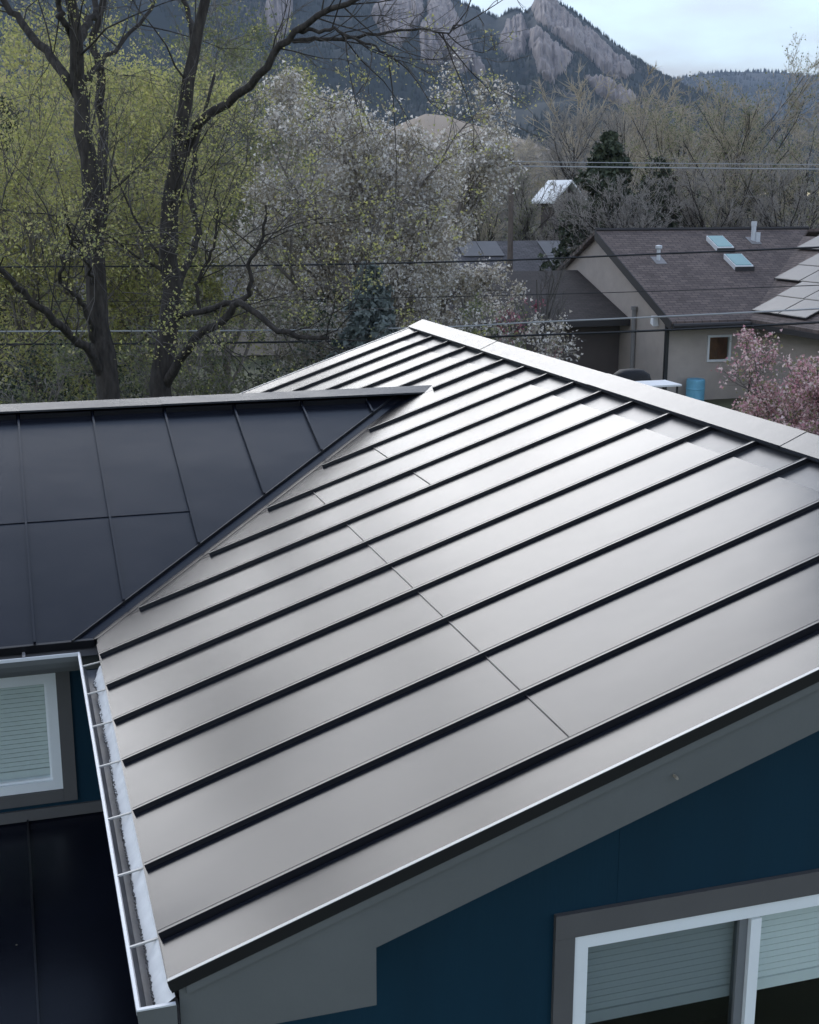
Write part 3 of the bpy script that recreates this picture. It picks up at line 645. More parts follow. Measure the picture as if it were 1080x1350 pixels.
def valley():
    # W-shaped flashing along the near valley and its mirror behind
    for far in (False, True):
        F_ = lambda p: np.array([p[0], 2*YL-p[1], p[2]]) if far else np.array(p)
        A0 = lambda d, y: None
        n = 14; ys = np.linspace(YV-0.03, YL+0.05, n)
        mm_ = MB()
        for i in range(n-1):
            for (dA, dB) in (((-0.10), 0.0), (0.0, 0.08)):
                q = []
                for y in (ys[i], ys[i+1]):
                    for d in (dA, dB):
                        x = xval(y)+d
                        if d <= 0: p = WS(x, y, -0.010)
                        else: p = MS(x, y, -0.013)
                        q.append(F_(p))
                mm_.quad(q[0], q[1], q[3], q[2])
        mm_.build('valley_flashing', 'roof_metal', wing)
        # raised fold where the pans are hemmed over the flashing
        mm_ = MB()
        for i in range(n-1):
            p = [F_(WS(xval(y)-0.088+e, y, h)) for y in (ys[i], ys[i+1]) for e, h in ((0, -0.012), (0.010, -0.012), (0.010, 0.006), (0, 0.006))]
            mm_.hexa([p[0], p[1], p[5], p[4], p[3], p[2], p[6], p[7]])
        mm_.build('valley_fold', 'black_trim', wing)
        mm_ = MB()
        for i in range(n-1):
            p = [F_(MS(xval(y)+0.060+e, y, h)) for y in (ys[i], ys[i+1]) for e, h in ((-0.015, -0.02), (-0.009, -0.02), (-0.009, -0.009), (-0.015, -0.009))]
            mm_.hexa([p[0], p[1], p[5], p[4], p[3], p[2], p[6], p[7]])
        mm_.build('valley_fold', 'roof_metal', wing)
valley()
# drip edge along the wing eave
m = MB(); m.hexa([WS(WX0, YV-0.034, -0.050), WS(-0.01, YV-0.034, -0.050), WS(-0.01, YV-0.02, -0.050), WS(WX0, YV-0.02, -0.050), WS(WX0, YV-0.034, -0.001), WS(-0.01, YV-0.034, -0.001), WS(-0.01, YV-0.02, -0.001), WS(WX0, YV-0.02, -0.001)])
m.build('drip_edge', 'black_trim', wing)
for sd_ in (1, -1):
    ye = YV-0.11 if sd_ > 0 else Y1
    m = MB(); m.hexa([MS(-0.004, 0, -0.030, sd_), MS(0.010, 0, -0.030, sd_), MS(0.010, ye, -0.030, sd_), MS(-0.004, ye, -0.030, sd_), MS(-0.004, 0, -0.012, sd_), MS(0.010, 0, -0.012, sd_), MS(0.010, ye, -0.012, sd_), MS(-0.004, ye, -0.012, sd_)])
    m.build('drip_edge', 'roof_metal', main_roof)

# gutters ----------------------------------------------------------
GZ = ZE-0.055                                          # lip level
GX, GYW = -0.090, 3.022                                # front lip of the two runs
gut = empty('gutter', parent=house)
prof = [(0.115, -0.005), (0.115, -0.095), (0.035, -0.095), (0.018, -0.070), (0.004, -0.040), (0.0, 0.0), (0.010, 0.0)]   # from the back to the lip, distance from the lip
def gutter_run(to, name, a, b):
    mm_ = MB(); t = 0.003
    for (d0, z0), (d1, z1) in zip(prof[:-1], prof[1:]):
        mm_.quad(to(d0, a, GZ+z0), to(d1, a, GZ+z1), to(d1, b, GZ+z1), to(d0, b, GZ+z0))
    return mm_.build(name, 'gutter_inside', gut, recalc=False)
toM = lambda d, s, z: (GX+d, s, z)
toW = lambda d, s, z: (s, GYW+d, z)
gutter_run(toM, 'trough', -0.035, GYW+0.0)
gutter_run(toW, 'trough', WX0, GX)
def outer(to, a, b):
    mm_ = MB()
    o_ = [(0.012, 0.004), (-0.004, 0.004), (-0.004, -0.010), (0.0, -0.040), (0.013, -0.071), (0.031, -0.099), (0.105, -0.099)]
    for (d0, z0), (d1, z1) in zip(o_[2:-1], o_[3:]): mm_.quad(to(d0, a, GZ+z0), to(d1, a, GZ+z1), to(d1, b, GZ+z1), to(d0, b, GZ+z0))
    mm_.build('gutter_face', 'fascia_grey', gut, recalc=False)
    mm_ = MB(); c = lambda d, z, s: to(d, s, GZ+z)
    mm_.hexa([c(-0.004, -0.012, a), c(0.006, -0.012, a), c(0.006, -0.012, b), c(-0.004, -0.012, b), c(-0.004, 0.004, a), c(0.006, 0.004, a), c(0.006, 0.004, b), c(-0.004, 0.004, b)])
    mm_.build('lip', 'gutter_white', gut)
outer(toM, -0.035, GYW+0.012); outer(toW, WX0, GX-0.005)
# end cap
poly = [(GX+0.108, -0.036, GZ+0.004), (GX+0.108, -0.036, GZ-0.099), (GX+0.031, -0.036, GZ-0.099), (GX+0.013, -0.036, GZ-0.071), (GX, -0.036, GZ-0.040), (GX-0.004, -0.036, GZ+0.004)]
m = MB(); m.prism(poly, (0, -0.004, 0)); m.build('end_cap', 'fascia_grey', gut)
m = MB(); m.box(GX-0.004, GX+0.105, -0.044, -0.032, GZ+0.005, GZ+0.010); m.build('end_cap_lip', 'gutter_white', gut)
# bright apron tucked under the roof edge, with a ragged grime line
n = 420; ys = np.linspace(-0.028, 2.78, n); rag = np.array([rng.random() for _ in range(n)])
wear = fbm(ys*9, ys*0+3, 4); dirt = np.clip((ys-1.2)/1.6, 0, 1)
inner = GX+0.050+0.005*rag*rag+(wear-0.45)*0.008+0.020*dirt*np.clip(ys*0+wear-0.35, 0, 1)*2
v = []; f = []
for i in range(n):
    v += [(inner[i], ys[i], GZ-0.030), (-0.004, ys[i], GZ+0.008), (0.016, ys[i], GZ+0.022)]
for i in range(n-1):
    k = 3*i; f += [(k, k+1, k+4, k+3), (k+1, k+2, k+5, k+4)]
np_mesh('apron', v, np.array(f), 'apron_white', gut)
v = []; f = []
for i in range(n):
    g = 0.010*rng.random()**2*(1+1.5*dirt[i]); v += [(inner[i]-0.0015-g*0.2, ys[i], GZ-0.036), (inner[i]+0.001+g*(0.3+1.2*dirt[i]), ys[i], GZ-0.026+0.8*g*(0.3+1.2*dirt[i]))]
for i in range(n-1): k = 2*i; f.append((k, k+1, k+3, k+2))
tag(np_mesh('grime', v, np.array(f), 'gutter_grime', gut), kind='stuff')
for i, y in enumerate((0.30, 0.745, 1.17, 1.64, 2.06, 2.45, 2.83)):
    m = MB(); m.hexa([(GX+0.004, y-0.007, GZ-0.004), (GX+0.112, y-0.002, GZ+0.012), (GX+0.112, y+0.006, GZ+0.012), (GX+0.004, y+0.001, GZ-0.004),
                      (GX+0.004, y-0.007, GZ+0.002), (GX+0.112, y-0.002, GZ+0.018), (GX+0.112, y+0.006, GZ+0.018), (GX+0.004, y+0.001, GZ+0.002)])
    m.build('hanger', 'hem_metal', gut)
m = MB(); m.box(-0.36, -0.345, GYW+0.004, GYW+0.075, GZ+0.004, GZ+0.010); m.build('hanger', 'pipe_grey', gut)
for x in (-0.9, -1.45, -2.0): 
    m = MB(); m.box(x, x+0.014, GYW+0.004, GYW+0.075, GZ+0.004, GZ+0.010); m.build('hanger', 'pipe_grey', gut)
m = MB(); m.hexa([(WX0, GYW+0.048, GZ-0.035), (GX+0.10, GYW+0.048, GZ-0.035), (GX+0.10, GYW+0.106, GZ-0.006), (WX0, GYW+0.106, GZ-0.006), (WX0, GYW+0.048, GZ-0.033), (GX+0.10, GYW+0.048, GZ-0.033), (GX+0.10, GYW+0.106, GZ-0.004), (WX0, GYW+0.106, GZ-0.004)])
m.build('apron', 'trim_grey', gut)

# lower metal roof below the wing window ----------------------------
LT = math.tan(R_(16)); LZ = ZE-1.125; LY = WYF-0.002
low = MB(); LS = lambda x, y, h: np.array([x, y, LZ+(y-LY)*LT+h])
low.hexa([LS(-4.6, 0.4, -0.10), LS(0.33, 0.4, -0.10), LS(0.33, LY, -0.10), LS(-4.6, LY, -0.10), LS(-4.6, 0.4, -0.012), LS(0.33, 0.4, -0.012), LS(0.33, LY, -0.012), LS(-4.6, LY, -0.012)])
low = low.build('lower_roof', 'deck_dark', house)
lx = [-0.40+0.467*k for k in range(-9, 3)]
for a, b in zip(lx[:-1], lx[1:]):
    b = min(b, 0.325); m = MB(); m.hexa([LS(a+0.003, 0.38, -0.003), LS(b-0.003, 0.38, -0.003), LS(b-0.003, LY, -0.003), LS(a+0.003, LY, -0.003), LS(a+0.003, 0.38, 0), LS(b-0.003, 0.38, 0), LS(b-0.003, LY, 0), LS(a+0.003, LY, 0)])
    m.build('roof_panel', 'roof_metal', low)
    m = MB(); m.hexa([LS(a-0.005, 0.38, -0.004), LS(a+0.005, 0.38, -0.004), LS(a+0.005, LY, -0.004), LS(a-0.005, LY, -0.004), LS(a-0.005, 0.38, 0.022), LS(a+0.005, 0.38, 0.022), LS(a+0.005, LY, 0.022), LS(a-0.005, LY, 0.022)])
    m.build('standing_seam', 'seam_metal', low)
m = MB(); m.box(-4.55, 0.33, 0.55, 0.65, 0, ZE-1.125-(WYF-0.6)*LT-0.09); m.build('lower_wall', 'siding_blue', house)
# fallen petals on the metal
for k, (px, py) in enumerate([(306, 1243), (303, 718), (893, 1026), (22, 1246)]):
    d = ray(px, py)
    if k in (0, 1, 4): n_, q = nm, MS(0, 0, HP+0.006)
    elif k == 2: n_, q = np.array([0, 1, 0]), np.array([0, -0.035, 0])
    else: n_, q = np.array([0, -LT, 1])/math.hypot(1, LT), LS(0, 1, 0.004)
    p = CAM+d*(((q-CAM)@n_)/(d@n_))
    v = []; 
    for j in range(7):
        a = j/7*6.28; v.append(p+0.0045*np.array([math.cos(a)*(1+0.3*rng.random()), math.sin(a)*0.8, 0 if k != 2 else math.sin(a)]))
    m = MB(); m.prism(v, n_*0.003 if k != 2 else (0, 0.02, 0)); o = m.build('fallen_petal', 'blossom_magenta' if k == 0 else ('gutter_grime' if k == 4 else 'blossom_white'))
    tag(o, ['red fallen petal lying on the metal near the rake edge', 'tiny pale petal on the metal beside the valley', 'tiny pale bud stuck to the grey rake board', 'pale petal lying on the dark lower roof', 'tiny dark speck of debris beside the long lap joint'][k], 'petal')

# ================================================================== THE NEIGHBOUR'S HOUSE
NS = 1.9
def nbw(x, y, z):
    """place measured at the sight lines, pushed out to its true distance"""
    p = np.array([x, y, z+ZE-2.3]); return CAM+(p-CAM)*NS
e0 = nbw(9.942, 15.518, 2.5); r0 = nbw(9.942, 18.531, 3.87)
NX0, NY0, NZ0 = e0; NYR, NZR = r0[1], r0[2]; NT = (NZR-NZ0)/(NYR-NY0)
xc = nbw(11.378, 15.537, 2.509)[0]                   # eave line of the cross gable
NX1 = NX0+16.0
nb = empty('house', (NX0, NY0, 0)); tag(nb, 'taupe stucco house with brown shingle roof, skylights and solar panels', 'house')
def uv_planar(o, ux, uy, org):
    me = o.data; uvl = me.uv_layers.new(name='uv'); off = np.array(o.location)
    for lp in me.loops:
        c = np.array(me.vertices[lp.vertex_index].co)-org; uvl.data[lp.index].uv = (float(c@ux), float(c@uy))
def slab(name, mat_, parent, poly, dz, ux, uy):
    m = MB(); m.prism(poly, (0, 0, dz)); o = m.build(name, mat_, parent); uv_planar(o, np.array(ux, float), np.array(uy, float), np.array(poly[0], float)); return o
ns = math.hypot(1, NT); sy = (0, 1/ns, NT/ns); sx = (1/ns, 0, NT/ns)
fz = lambda y: NZ0+(y-NY0)*NT
# cross gable: ridge along Y at xr
half = 5.2; xr = xc+half; cz = lambda x: NZ0+(half-abs(x-xr))*NT
yvt = NY0+half                                         # valley top
crest = min(NYR, NY0+half)
zc_r = NZ0+half*NT
valpt = (xc+(NYR-NY0), NYR, NZR)
P = [(NX0, NY0, NZ0), (xc, NY0, NZ0), valpt, (NX0, NYR, NZR)]
roofo = slab('roof', 'shingle_brown', nb, [(a, b, c-0.12) for a, b, c in P], 0.12, (1, 0, 0), sy)
slab('roof_rear', 'shingle_brown', nb, [(NX0, NYR, NZR-0.12), (NX1, NYR, NZR-0.12), (NX1, 2*NYR-NY0, NZ0-0.12), (NX0, 2*NYR-NY0, NZ0-0.12)], 0.12, (1, 0, 0), (0, 1/ns, -NT/ns))
NYC = NY0-5.0                                         # front of the cross gable
xtop = min(xr, valpt[0])
slab('cross_roof', 'shingle_brown', nb, [(xc, NYC, NZ0-0.12), (xr, NYC, zc_r-0.12), (xr, NYR, zc_r-0.12), (valpt[0], NYR, NZR-0.12) if valpt[0] < xr else (xr, NYR+0.1, zc_r-0.12), (xc, NY0, NZ0-0.12)], 0.12, (0, 1, 0), sx)
slab('cross_roof', 'shingle_brown', nb, [(xr, NYC, zc_r-0.12), (xr+half, NYC, NZ0-0.12), (xr+half, NYR, NZ0-0.12), (xr, NYR, zc_r-0.12)], 0.12, (0, 1, 0), sx)
m = MB(); m.tube([(NX0, NYR, NZR+0.02), (valpt[0], NYR, NZR+0.02)], 0.07, 6); m.build('ridge_cap', 'eave_dark', nb)
m = MB(); m.box(NX0+0.05, xc, NY0-0.05, NY0-0.002, NZ0-0.26, NZ0-0.10); m.build('fascia', 'eave_dark', nb)
m = MB(); m.tube([(NX0, NY0-0.09, NZ0-0.13), (xc, NY0-0.09, NZ0-0.13)], 0.075, 8); m.build('gutter', 'eave_dark', nb)
m = MB(); m.box(xc-0.05, xc-0.002, NYC, NY0-0.2, NZ0-0.26, NZ0-0.10); m.build('fascia', 'eave_dark', nb)
m = MB(); m.hexa([(NX0-0.03, NY0, NZ0-0.30), (NX0-0.001, NY0, NZ0-0.30), (NX0-0.001, NYR, NZR-0.30), (NX0-0.03, NYR, NZR-0.30), (NX0-0.03, NY0, NZ0-0.0), (NX0-0.001, NY0, NZ0-0.0), (NX0-0.001, NYR, NZR-0.0), (NX0-0.03, NYR, NZR)]); m.build('rake_board', 'eave_dark', nb)
# walls
wy = NY0+0.76; wx = NX0+0.22
wtop = NZ0-0.12+0.7*NT
def nwall(px, py): 
    d = ray(px, py); return CAM+d*((wy-CAM[1])/d[1])
wa, wb = nwall(933, 442), nwall(962, 476)
hx0, hx1, hz0, hz1 = wa[0], wb[0], wb[2], wa[2]
m = MB(); m.box(wx, hx0, wy, wy+0.2, 0, wtop); m.box(hx1, NX1-0.5, wy, wy+0.2, 0, wtop); m.box(hx0, hx1, wy, wy+0.2, 0, hz0); m.box(hx0, hx1, wy, wy+0.2, hz1, wtop); m.build('front_wall', 'stucco_taupe', nb)
m = MB(); m.prism([(wx, wy+0.201, 0), (wx, 2*NYR-wy, 0), (wx, 2*NYR-wy, fz(wy)-0.13), (wx, NYR, NZR-0.13), (wx, wy+0.201, fz(wy)-0.13)], (0.2, 0, 0)); m.build('gable_end_wall', 'stucco_taupe', nb)
m = MB(); m.box(xc+0.6, xc+0.8, NYC+0.6, wy-0.01, 0, NZ0-0.05); m.box(xc+0.8, xr+half-0.6, NYC+0.6, NYC+0.8, 0, NZ0-0.05); m.build('cross_wall', 'stucco_taupe', nb)
m = MB(); m.prism([(xc+0.6, NYC+0.6, NZ0-0.04), (xr+half-0.6, NYC+0.6, NZ0-0.04), (xr, NYC+0.6, zc_r-0.35)], (0, 0.2, 0)); m.build('cross_gable', 'stucco_taupe', nb)
# the small window with a warm room
wn = empty('window', parent=nb); fw = 0.07
m = MB()
for (a, b, c, d) in ((hx0, hx1, hz1-fw, hz1), (hx0, hx1, hz0, hz0+fw), (hx0, hx0+fw, hz0+fw, hz1-fw), (hx1-fw, hx1, hz0+fw, hz1-fw)): m.box(a, b, wy-0.05, wy+0.05, c, d)
m.build('frame', 'white_paint', wn)
m = MB(); m.box(hx0+fw, hx1-fw, wy+0.01, wy+0.016, hz0+fw, hz1-fw); m.build('pane', 'window_glass', wn)
mat('room_warm', (0.55, 0.24, 0.09), 0.9, var=0.4, vscale=3)
m = MB(); m.quad((hx0-0.3, wy+1.3, hz0-0.4), (hx1+0.3, wy+1.3, hz0-0.4), (hx1+0.3, wy+1.3, hz1+0.3), (hx0-0.3, wy+1.3, hz1+0.3)); m.quad((hx0-0.3, wy+0.21, hz0-0.4), (hx0-0.3, wy+1.3, hz0-0.4), (hx0-0.3, wy+1.3, hz1+0.3), (hx0-0.3, wy+0.21, hz1+0.3))
m.quad((hx1+0.3, wy+0.21, hz0-0.4), (hx1+0.3, wy+1.3, hz0-0.4), (hx1+0.3, wy+1.3, hz1+0.3), (hx1+0.3, wy+0.21, hz1+0.3)); m.quad((hx0-0.3, wy+0.21, hz0-0.4), (hx1+0.3, wy+0.21, hz0-0.4), (hx1+0.3, wy+1.3, hz0-0.4), (hx0-0.3, wy+1.3, hz0-0.4)); m.quad((hx0-0.3, wy+0.21, hz1+0.3), (hx1+0.3, wy+0.21, hz1+0.3), (hx1+0.3, wy+1.3, hz1+0.3), (hx0-0.3, wy+1.3, hz1+0.3))
m.build('room', 'room_warm', wn, recalc=False)
# downspout, meter mast, flood light, lamp
a = nwall(892, 430); m = MB(); m.box(wx-0.06, wx+0.05, wy-0.14, wy-0.03, 0.05, wtop); m.build('downspout', 'dark_metal', nb)
d = ray(833, 490); b = CAM+d*((wx-0.08-CAM[0])/d[0]); d2 = ray(833, 408); b2 = CAM+d2*((wx-0.08-CAM[0])/d2[0])
m = MB(); m.tube([(b[0], b[1], 0.6), (b[0], b[1], b2[2])], 0.075, 10); m.tube([(b[0], b[1], b2[2]), (b[0], b[1], b2[2]+0.12)], 0.11, 10); m.build('service_mast', 'pipe_grey', nb)
d = ray(863, 423); b = CAM+d*((wx-0.12-CAM[0])/d[0]); m = MB(); m.hexa([(b[0]-0.1, b[1]-0.12, b[2]-0.16), (b[0]+0.1, b[1]-0.12, b[2]-0.16), (b[0]+0.1, b[1]+0.10, b[2]-0.08), (b[0]-0.1, b[1]+0.10, b[2]-0.08), (b[0]-0.06, b[1]-0.02, b[2]+0.16), (b[0]+0.1, b[1]-0.02, b[2]+0.16), (b[0]+0.1, b[1]+0.12, b[2]+0.16), (b[0]-0.06, b[1]+0.12, b[2]+0.16)]); m.build('flood_light', 'white_paint', nb)
a = nwall(1006, 449); m = MB(); m.box(a[0]-0.1, a[0]+0.1, wy-0.16, wy-0.002, a[2]-0.16, a[2]+0.16); m.tube([(a[0], wy-0.09, a[2]+0.16), (a[0], wy-0.09, a[2]+0.3)], [0.12, 0.03], 8); m.build('wall_lamp', 'dark_metal', nb)
a = nwall(1002, 492); m = MB(); m.box(a[0]-0.4, a[0]+0.4, wy-0.03, wy-0.002, 0.1, a[2]+0.3); m.build('door', 'dark_glass', nb)
# roof vents
def slope_hit(px, py):
    d = ray(px, py); n_ = np.array([0, -NT, 1.0]); return CAM+d*(((e0-CAM)@n_)/(d@n_))
for k, (px, py, hh) in enumerate(((868, 343, 0.50), (993, 317, 0.66))):
    p = slope_hit(px, py); m = MB()
    m.tube([p-[0, 0, 0.1], p+[0, 0, hh*0.8]], 0.065 if k == 0 else 0.085, 10); 
    if k == 0: m.tube([p+[0, 0, hh*0.72], p+[0, 0, hh*0.78], p+[0, 0, hh*0.95], p+[0, 0, hh]], [0.085, 0.115, 0.115, 0.02], 10)
    else: m.tube([p+[0.12, -0.1, -0.05], p+[0.12, -0.1, 0.28]], 0.085, 10); m.tube([p+[0, 0, hh*0.75], p+[0, 0, hh]], 0.10, 10)
    o = m.build('roof_vent', 'vent_metal', nb)
    q = MB(); s_ = 0.2; q.hexa([(p[0]-s_, p[1]-s_*1.3, p[2]-s_*1.3*NT+0.004), (p[0]+s_, p[1]-s_*1.3, p[2]-s_*1.3*NT+0.004), (p[0]+s_, p[1]+s_, p[2]+s_*NT+0.004), (p[0]-s_, p[1]+s_, p[2]+s_*NT+0.004),
             (p[0]-s_, p[1]-s_*1.3, p[2]-s_*1.3*NT+0.02), (p[0]+s_, p[1]-s_*1.3, p[2]-s_*1.3*NT+0.02), (p[0]+s_, p[1]+s_, p[2]+s_*NT+0.02), (p[0]-s_, p[1]+s_, p[2]+s_*NT+0.02)]); q.build('flashing', 'pipe_grey', o)
# skylights
for (px, py) in ((931, 317), (954, 341)):
    p = slope_hit(px, py); wdt = 0.64 if px == 931 else 0.68; ln = 0.80
    def sk(a, b, h): return np.array([p[0]+a, p[1]-b, p[2]-b*NT+h])
    m = MB(); m.hexa([sk(0, ln, 0), sk(wdt, ln, 0), sk(wdt, 0, 0), sk(0, 0, 0), sk(0, ln, 0.16), sk(wdt, ln, 0.16), sk(wdt, 0, 0.16), sk(0, 0, 0.16)]); o = m.build('skylight', 'white_paint', nb)
    m = MB(); m.hexa([sk(0.04, ln-0.04, 0.161), sk(wdt-0.04, ln-0.04, 0.161), sk(wdt-0.04, 0.04, 0.161), sk(0.04, 0.04, 0.161), sk(0.04, ln-0.04, 0.18), sk(wdt-0.04, ln-0.04, 0.18), sk(wdt-0.04, 0.04, 0.18), sk(0.04, 0.04, 0.18)]); m.build('pane', 'skylight_glass', o)
    m = MB(); m.box(p[0]-0.02, p[0]+wdt+0.02, p[1]-ln-0.05, p[1]-ln-0.004, p[2]-ln*NT-0.02, p[2]-ln*NT+0.13); m.build('curb', 'eave_dark', o)
# solar panels on the cross roof: rows climbing the slope, each row shifted back
def cs(x, y, h): return np.array([x, y, NZ0+(x-xc)*NT+h])
def snb(px, py): 
    d = ray(px, py); n_ = np.array([-NT, 0, 1.0]); q = np.array([xc, NY0, NZ0+0.12]); return CAM+d*(((q-CAM)@n_)/(d@n_))
pw, ph = 1.48, 0.93                                     # along Y, and up the slope in plan
o1 = snb(990.6, 407.8); o2 = snb(1020, 366); o3 = snb(1049, 326)
def solar(x, y, along):
    """x = low edge, y = far edge"""
    m = MB(); g = 0.012
    c = [cs(x+g, y-along+g, 0.06), cs(x+ph-g, y-along+g, 0.06), cs(x+ph-g, y-g, 0.06), cs(x+g, y-g, 0.06)]
    m.hexa(c+[q+[0, 0, 0.045] for q in c]); o = m.build('solar_panel', 'solar_frame', nb)
    g = 0.035; c = [cs(x+g, y-along+g, 0.106), cs(x+ph-g, y-along+g, 0.106), cs(x+ph-g, y-g, 0.106), cs(x+g, y-g, 0.106)]
    m = MB(); m.hexa(c+[q+[0, 0, 0.004] for q in c]); m.build('cell_face', 'solar_face', o)
for (o_, rows, n) in ((o1, 2, 2), (o2, 2, 3), (o3, 2, 4)):
    for r_ in range(rows):
        for k in range(n): solar(o_[0]+r_*(ph+0.01), o_[1]+0.1*r_-k*(pw+0.02), pw)
# dark lower wing against the gable end
D0 = lambda px, py: CAM+ray(px, py)*((wx-CAM[0])/ray(px, py)[0])
t_, b_ = D0(762, 356), D0(831, 420)
LWT = (t_[2]-b_[2])/(t_[1]-b_[1])
lw = 9.0
slab('wing_roof', 'shingle_dark', nb, [(wx-lw, b_[1], b_[2]-0.12), (wx-0.02, b_[1], b_[2]-0.12), (wx-0.02, t_[1], t_[2]-0.12), (wx-lw, t_[1], t_[2]-0.12)], 0.12, (1, 0, 0), (0, 0.91, 0.41))
slab('wing_roof', 'shingle_dark', nb, [(wx-lw, t_[1], t_[2]-0.12), (wx-0.02, t_[1], t_[2]-0.12), (wx-0.02, 2*t_[1]-b_[1], b_[2]-0.12), (wx-lw, 2*t_[1]-b_[1], b_[2]-0.12)], 0.12, (1, 0, 0), (0, 0.91, -0.41))
m = MB(); m.box(wx-lw+0.4, wx-0.03, b_[1]+0.7, b_[1]+0.85, 0, b_[2]+0.12); m.build('wing_wall', 'stucco_dark', nb)
m = MB(); m.box(wx-lw, wx-0.02, b_[1]-0.05, b_[1]-0.002, b_[2]-0.22, b_[2]-0.02); m.build('fascia', 'eave_dark', nb)

# yard things by the neighbour
def on_ground(px, py, back): 
    return nwall(px, py)
a = nwall(906, 500); bx, by = a[0], wy-0.55
def barrel():
    m = MB(); r = 0.29; top = nwall(906, 497)[2]
    hs = [0, 0.03, 0.28, 0.31, 0.34, 0.58, 0.61, 0.64, 0.86, 0.90]; rr = [r*0.97, r, r, r*1.04, r, r, r*1.04, r, r, r*0.96]
    z0 = top-0.90
    m.tube([(bx, by, z0+h) for h in hs], rr, 20); m.build('drum', 'barrel_blue', b0, smooth=False)
    m = MB(); m.tube([(bx, by, z0+0.90), (bx, by, z0+0.915)], r*0.9, 20); m.build('lid', 'barrel_blue', b0)
    m = MB(); m.box(bx-0.32, bx+0.32, by-0.32, by+0.32, 0.0, z0-0.002); m.build('stand', 'pole_wood', b0)
b0 = empty('rain_barrel', (bx, by, 0)); tag(b0, 'light blue rain barrel against the taupe stucco wall', 'barrel'); barrel()
def covered_grill():
    p = at(832, 494, 33); gr = empty('covered_grill', (p[0], p[1], 0)); tag(gr, 'grill under a black cover beside the taupe wall', 'grill')
    m = MB(); n = 14; rings = []
    for (z, rx, ry) in ((0.0, 0.50, 0.33), (0.45, 0.52, 0.34), (0.85, 0.50, 0.33), (1.02, 0.44, 0.29), (1.12, 0.30, 0.20), (1.15, 0.10, 0.06)):
        rings.append([(p[0]+rx*math.copysign(abs(math.cos(t))**0.6, math.cos(t))*(1+0.04*math.sin(5*t+z*4)), p[1]+ry*math.copysign(abs(math.sin(t))**0.6, math.sin(t)), (p[2]-1.0)+z) for t in np.arange(n)*2*math.pi/n])
    for r_ in rings: m.v += r_
    for i in range(len(rings)-1):
        for k in range(n): m.f.append((i*n+k, i*n+(k+1) % n, (i+1)*n+(k+1) % n, (i+1)*n+k))
    m.f.append(tuple((len(rings)-1)*n+k for k in range(n))); m.build('cover', 'cover_black', gr, smooth=True)
    m = MB(); m.box(p[0]-0.42, p[0]+0.42, p[1]-0.26, p[1]+0.26, 0, p[2]-1.0); m.build('cart', 'dark_metal', gr)
covered_grill()
p = at(862, 504, 30); tb = empty('patio_table', (p[0], p[1], 0)); tag(tb, 'white topped patio table next to the covered grill', 'table')
m = MB(); m.box(p[0]-0.35, p[0]+0.45, p[1]-0.5, p[1]+0.3, p[2]-0.04, p[2]); m.build('table_top', 'white_paint', tb)
for sx_ in (-0.28, 0.38):
    for sy_ in (-0.42, 0.22):
        m = MB(); m.tube([(p[0]+sx_, p[1]+sy_, 0), (p[0]+sx_, p[1]+sy_, p[2]-0.04)], 0.025, 8); m.build('leg', 'dark_metal', tb)

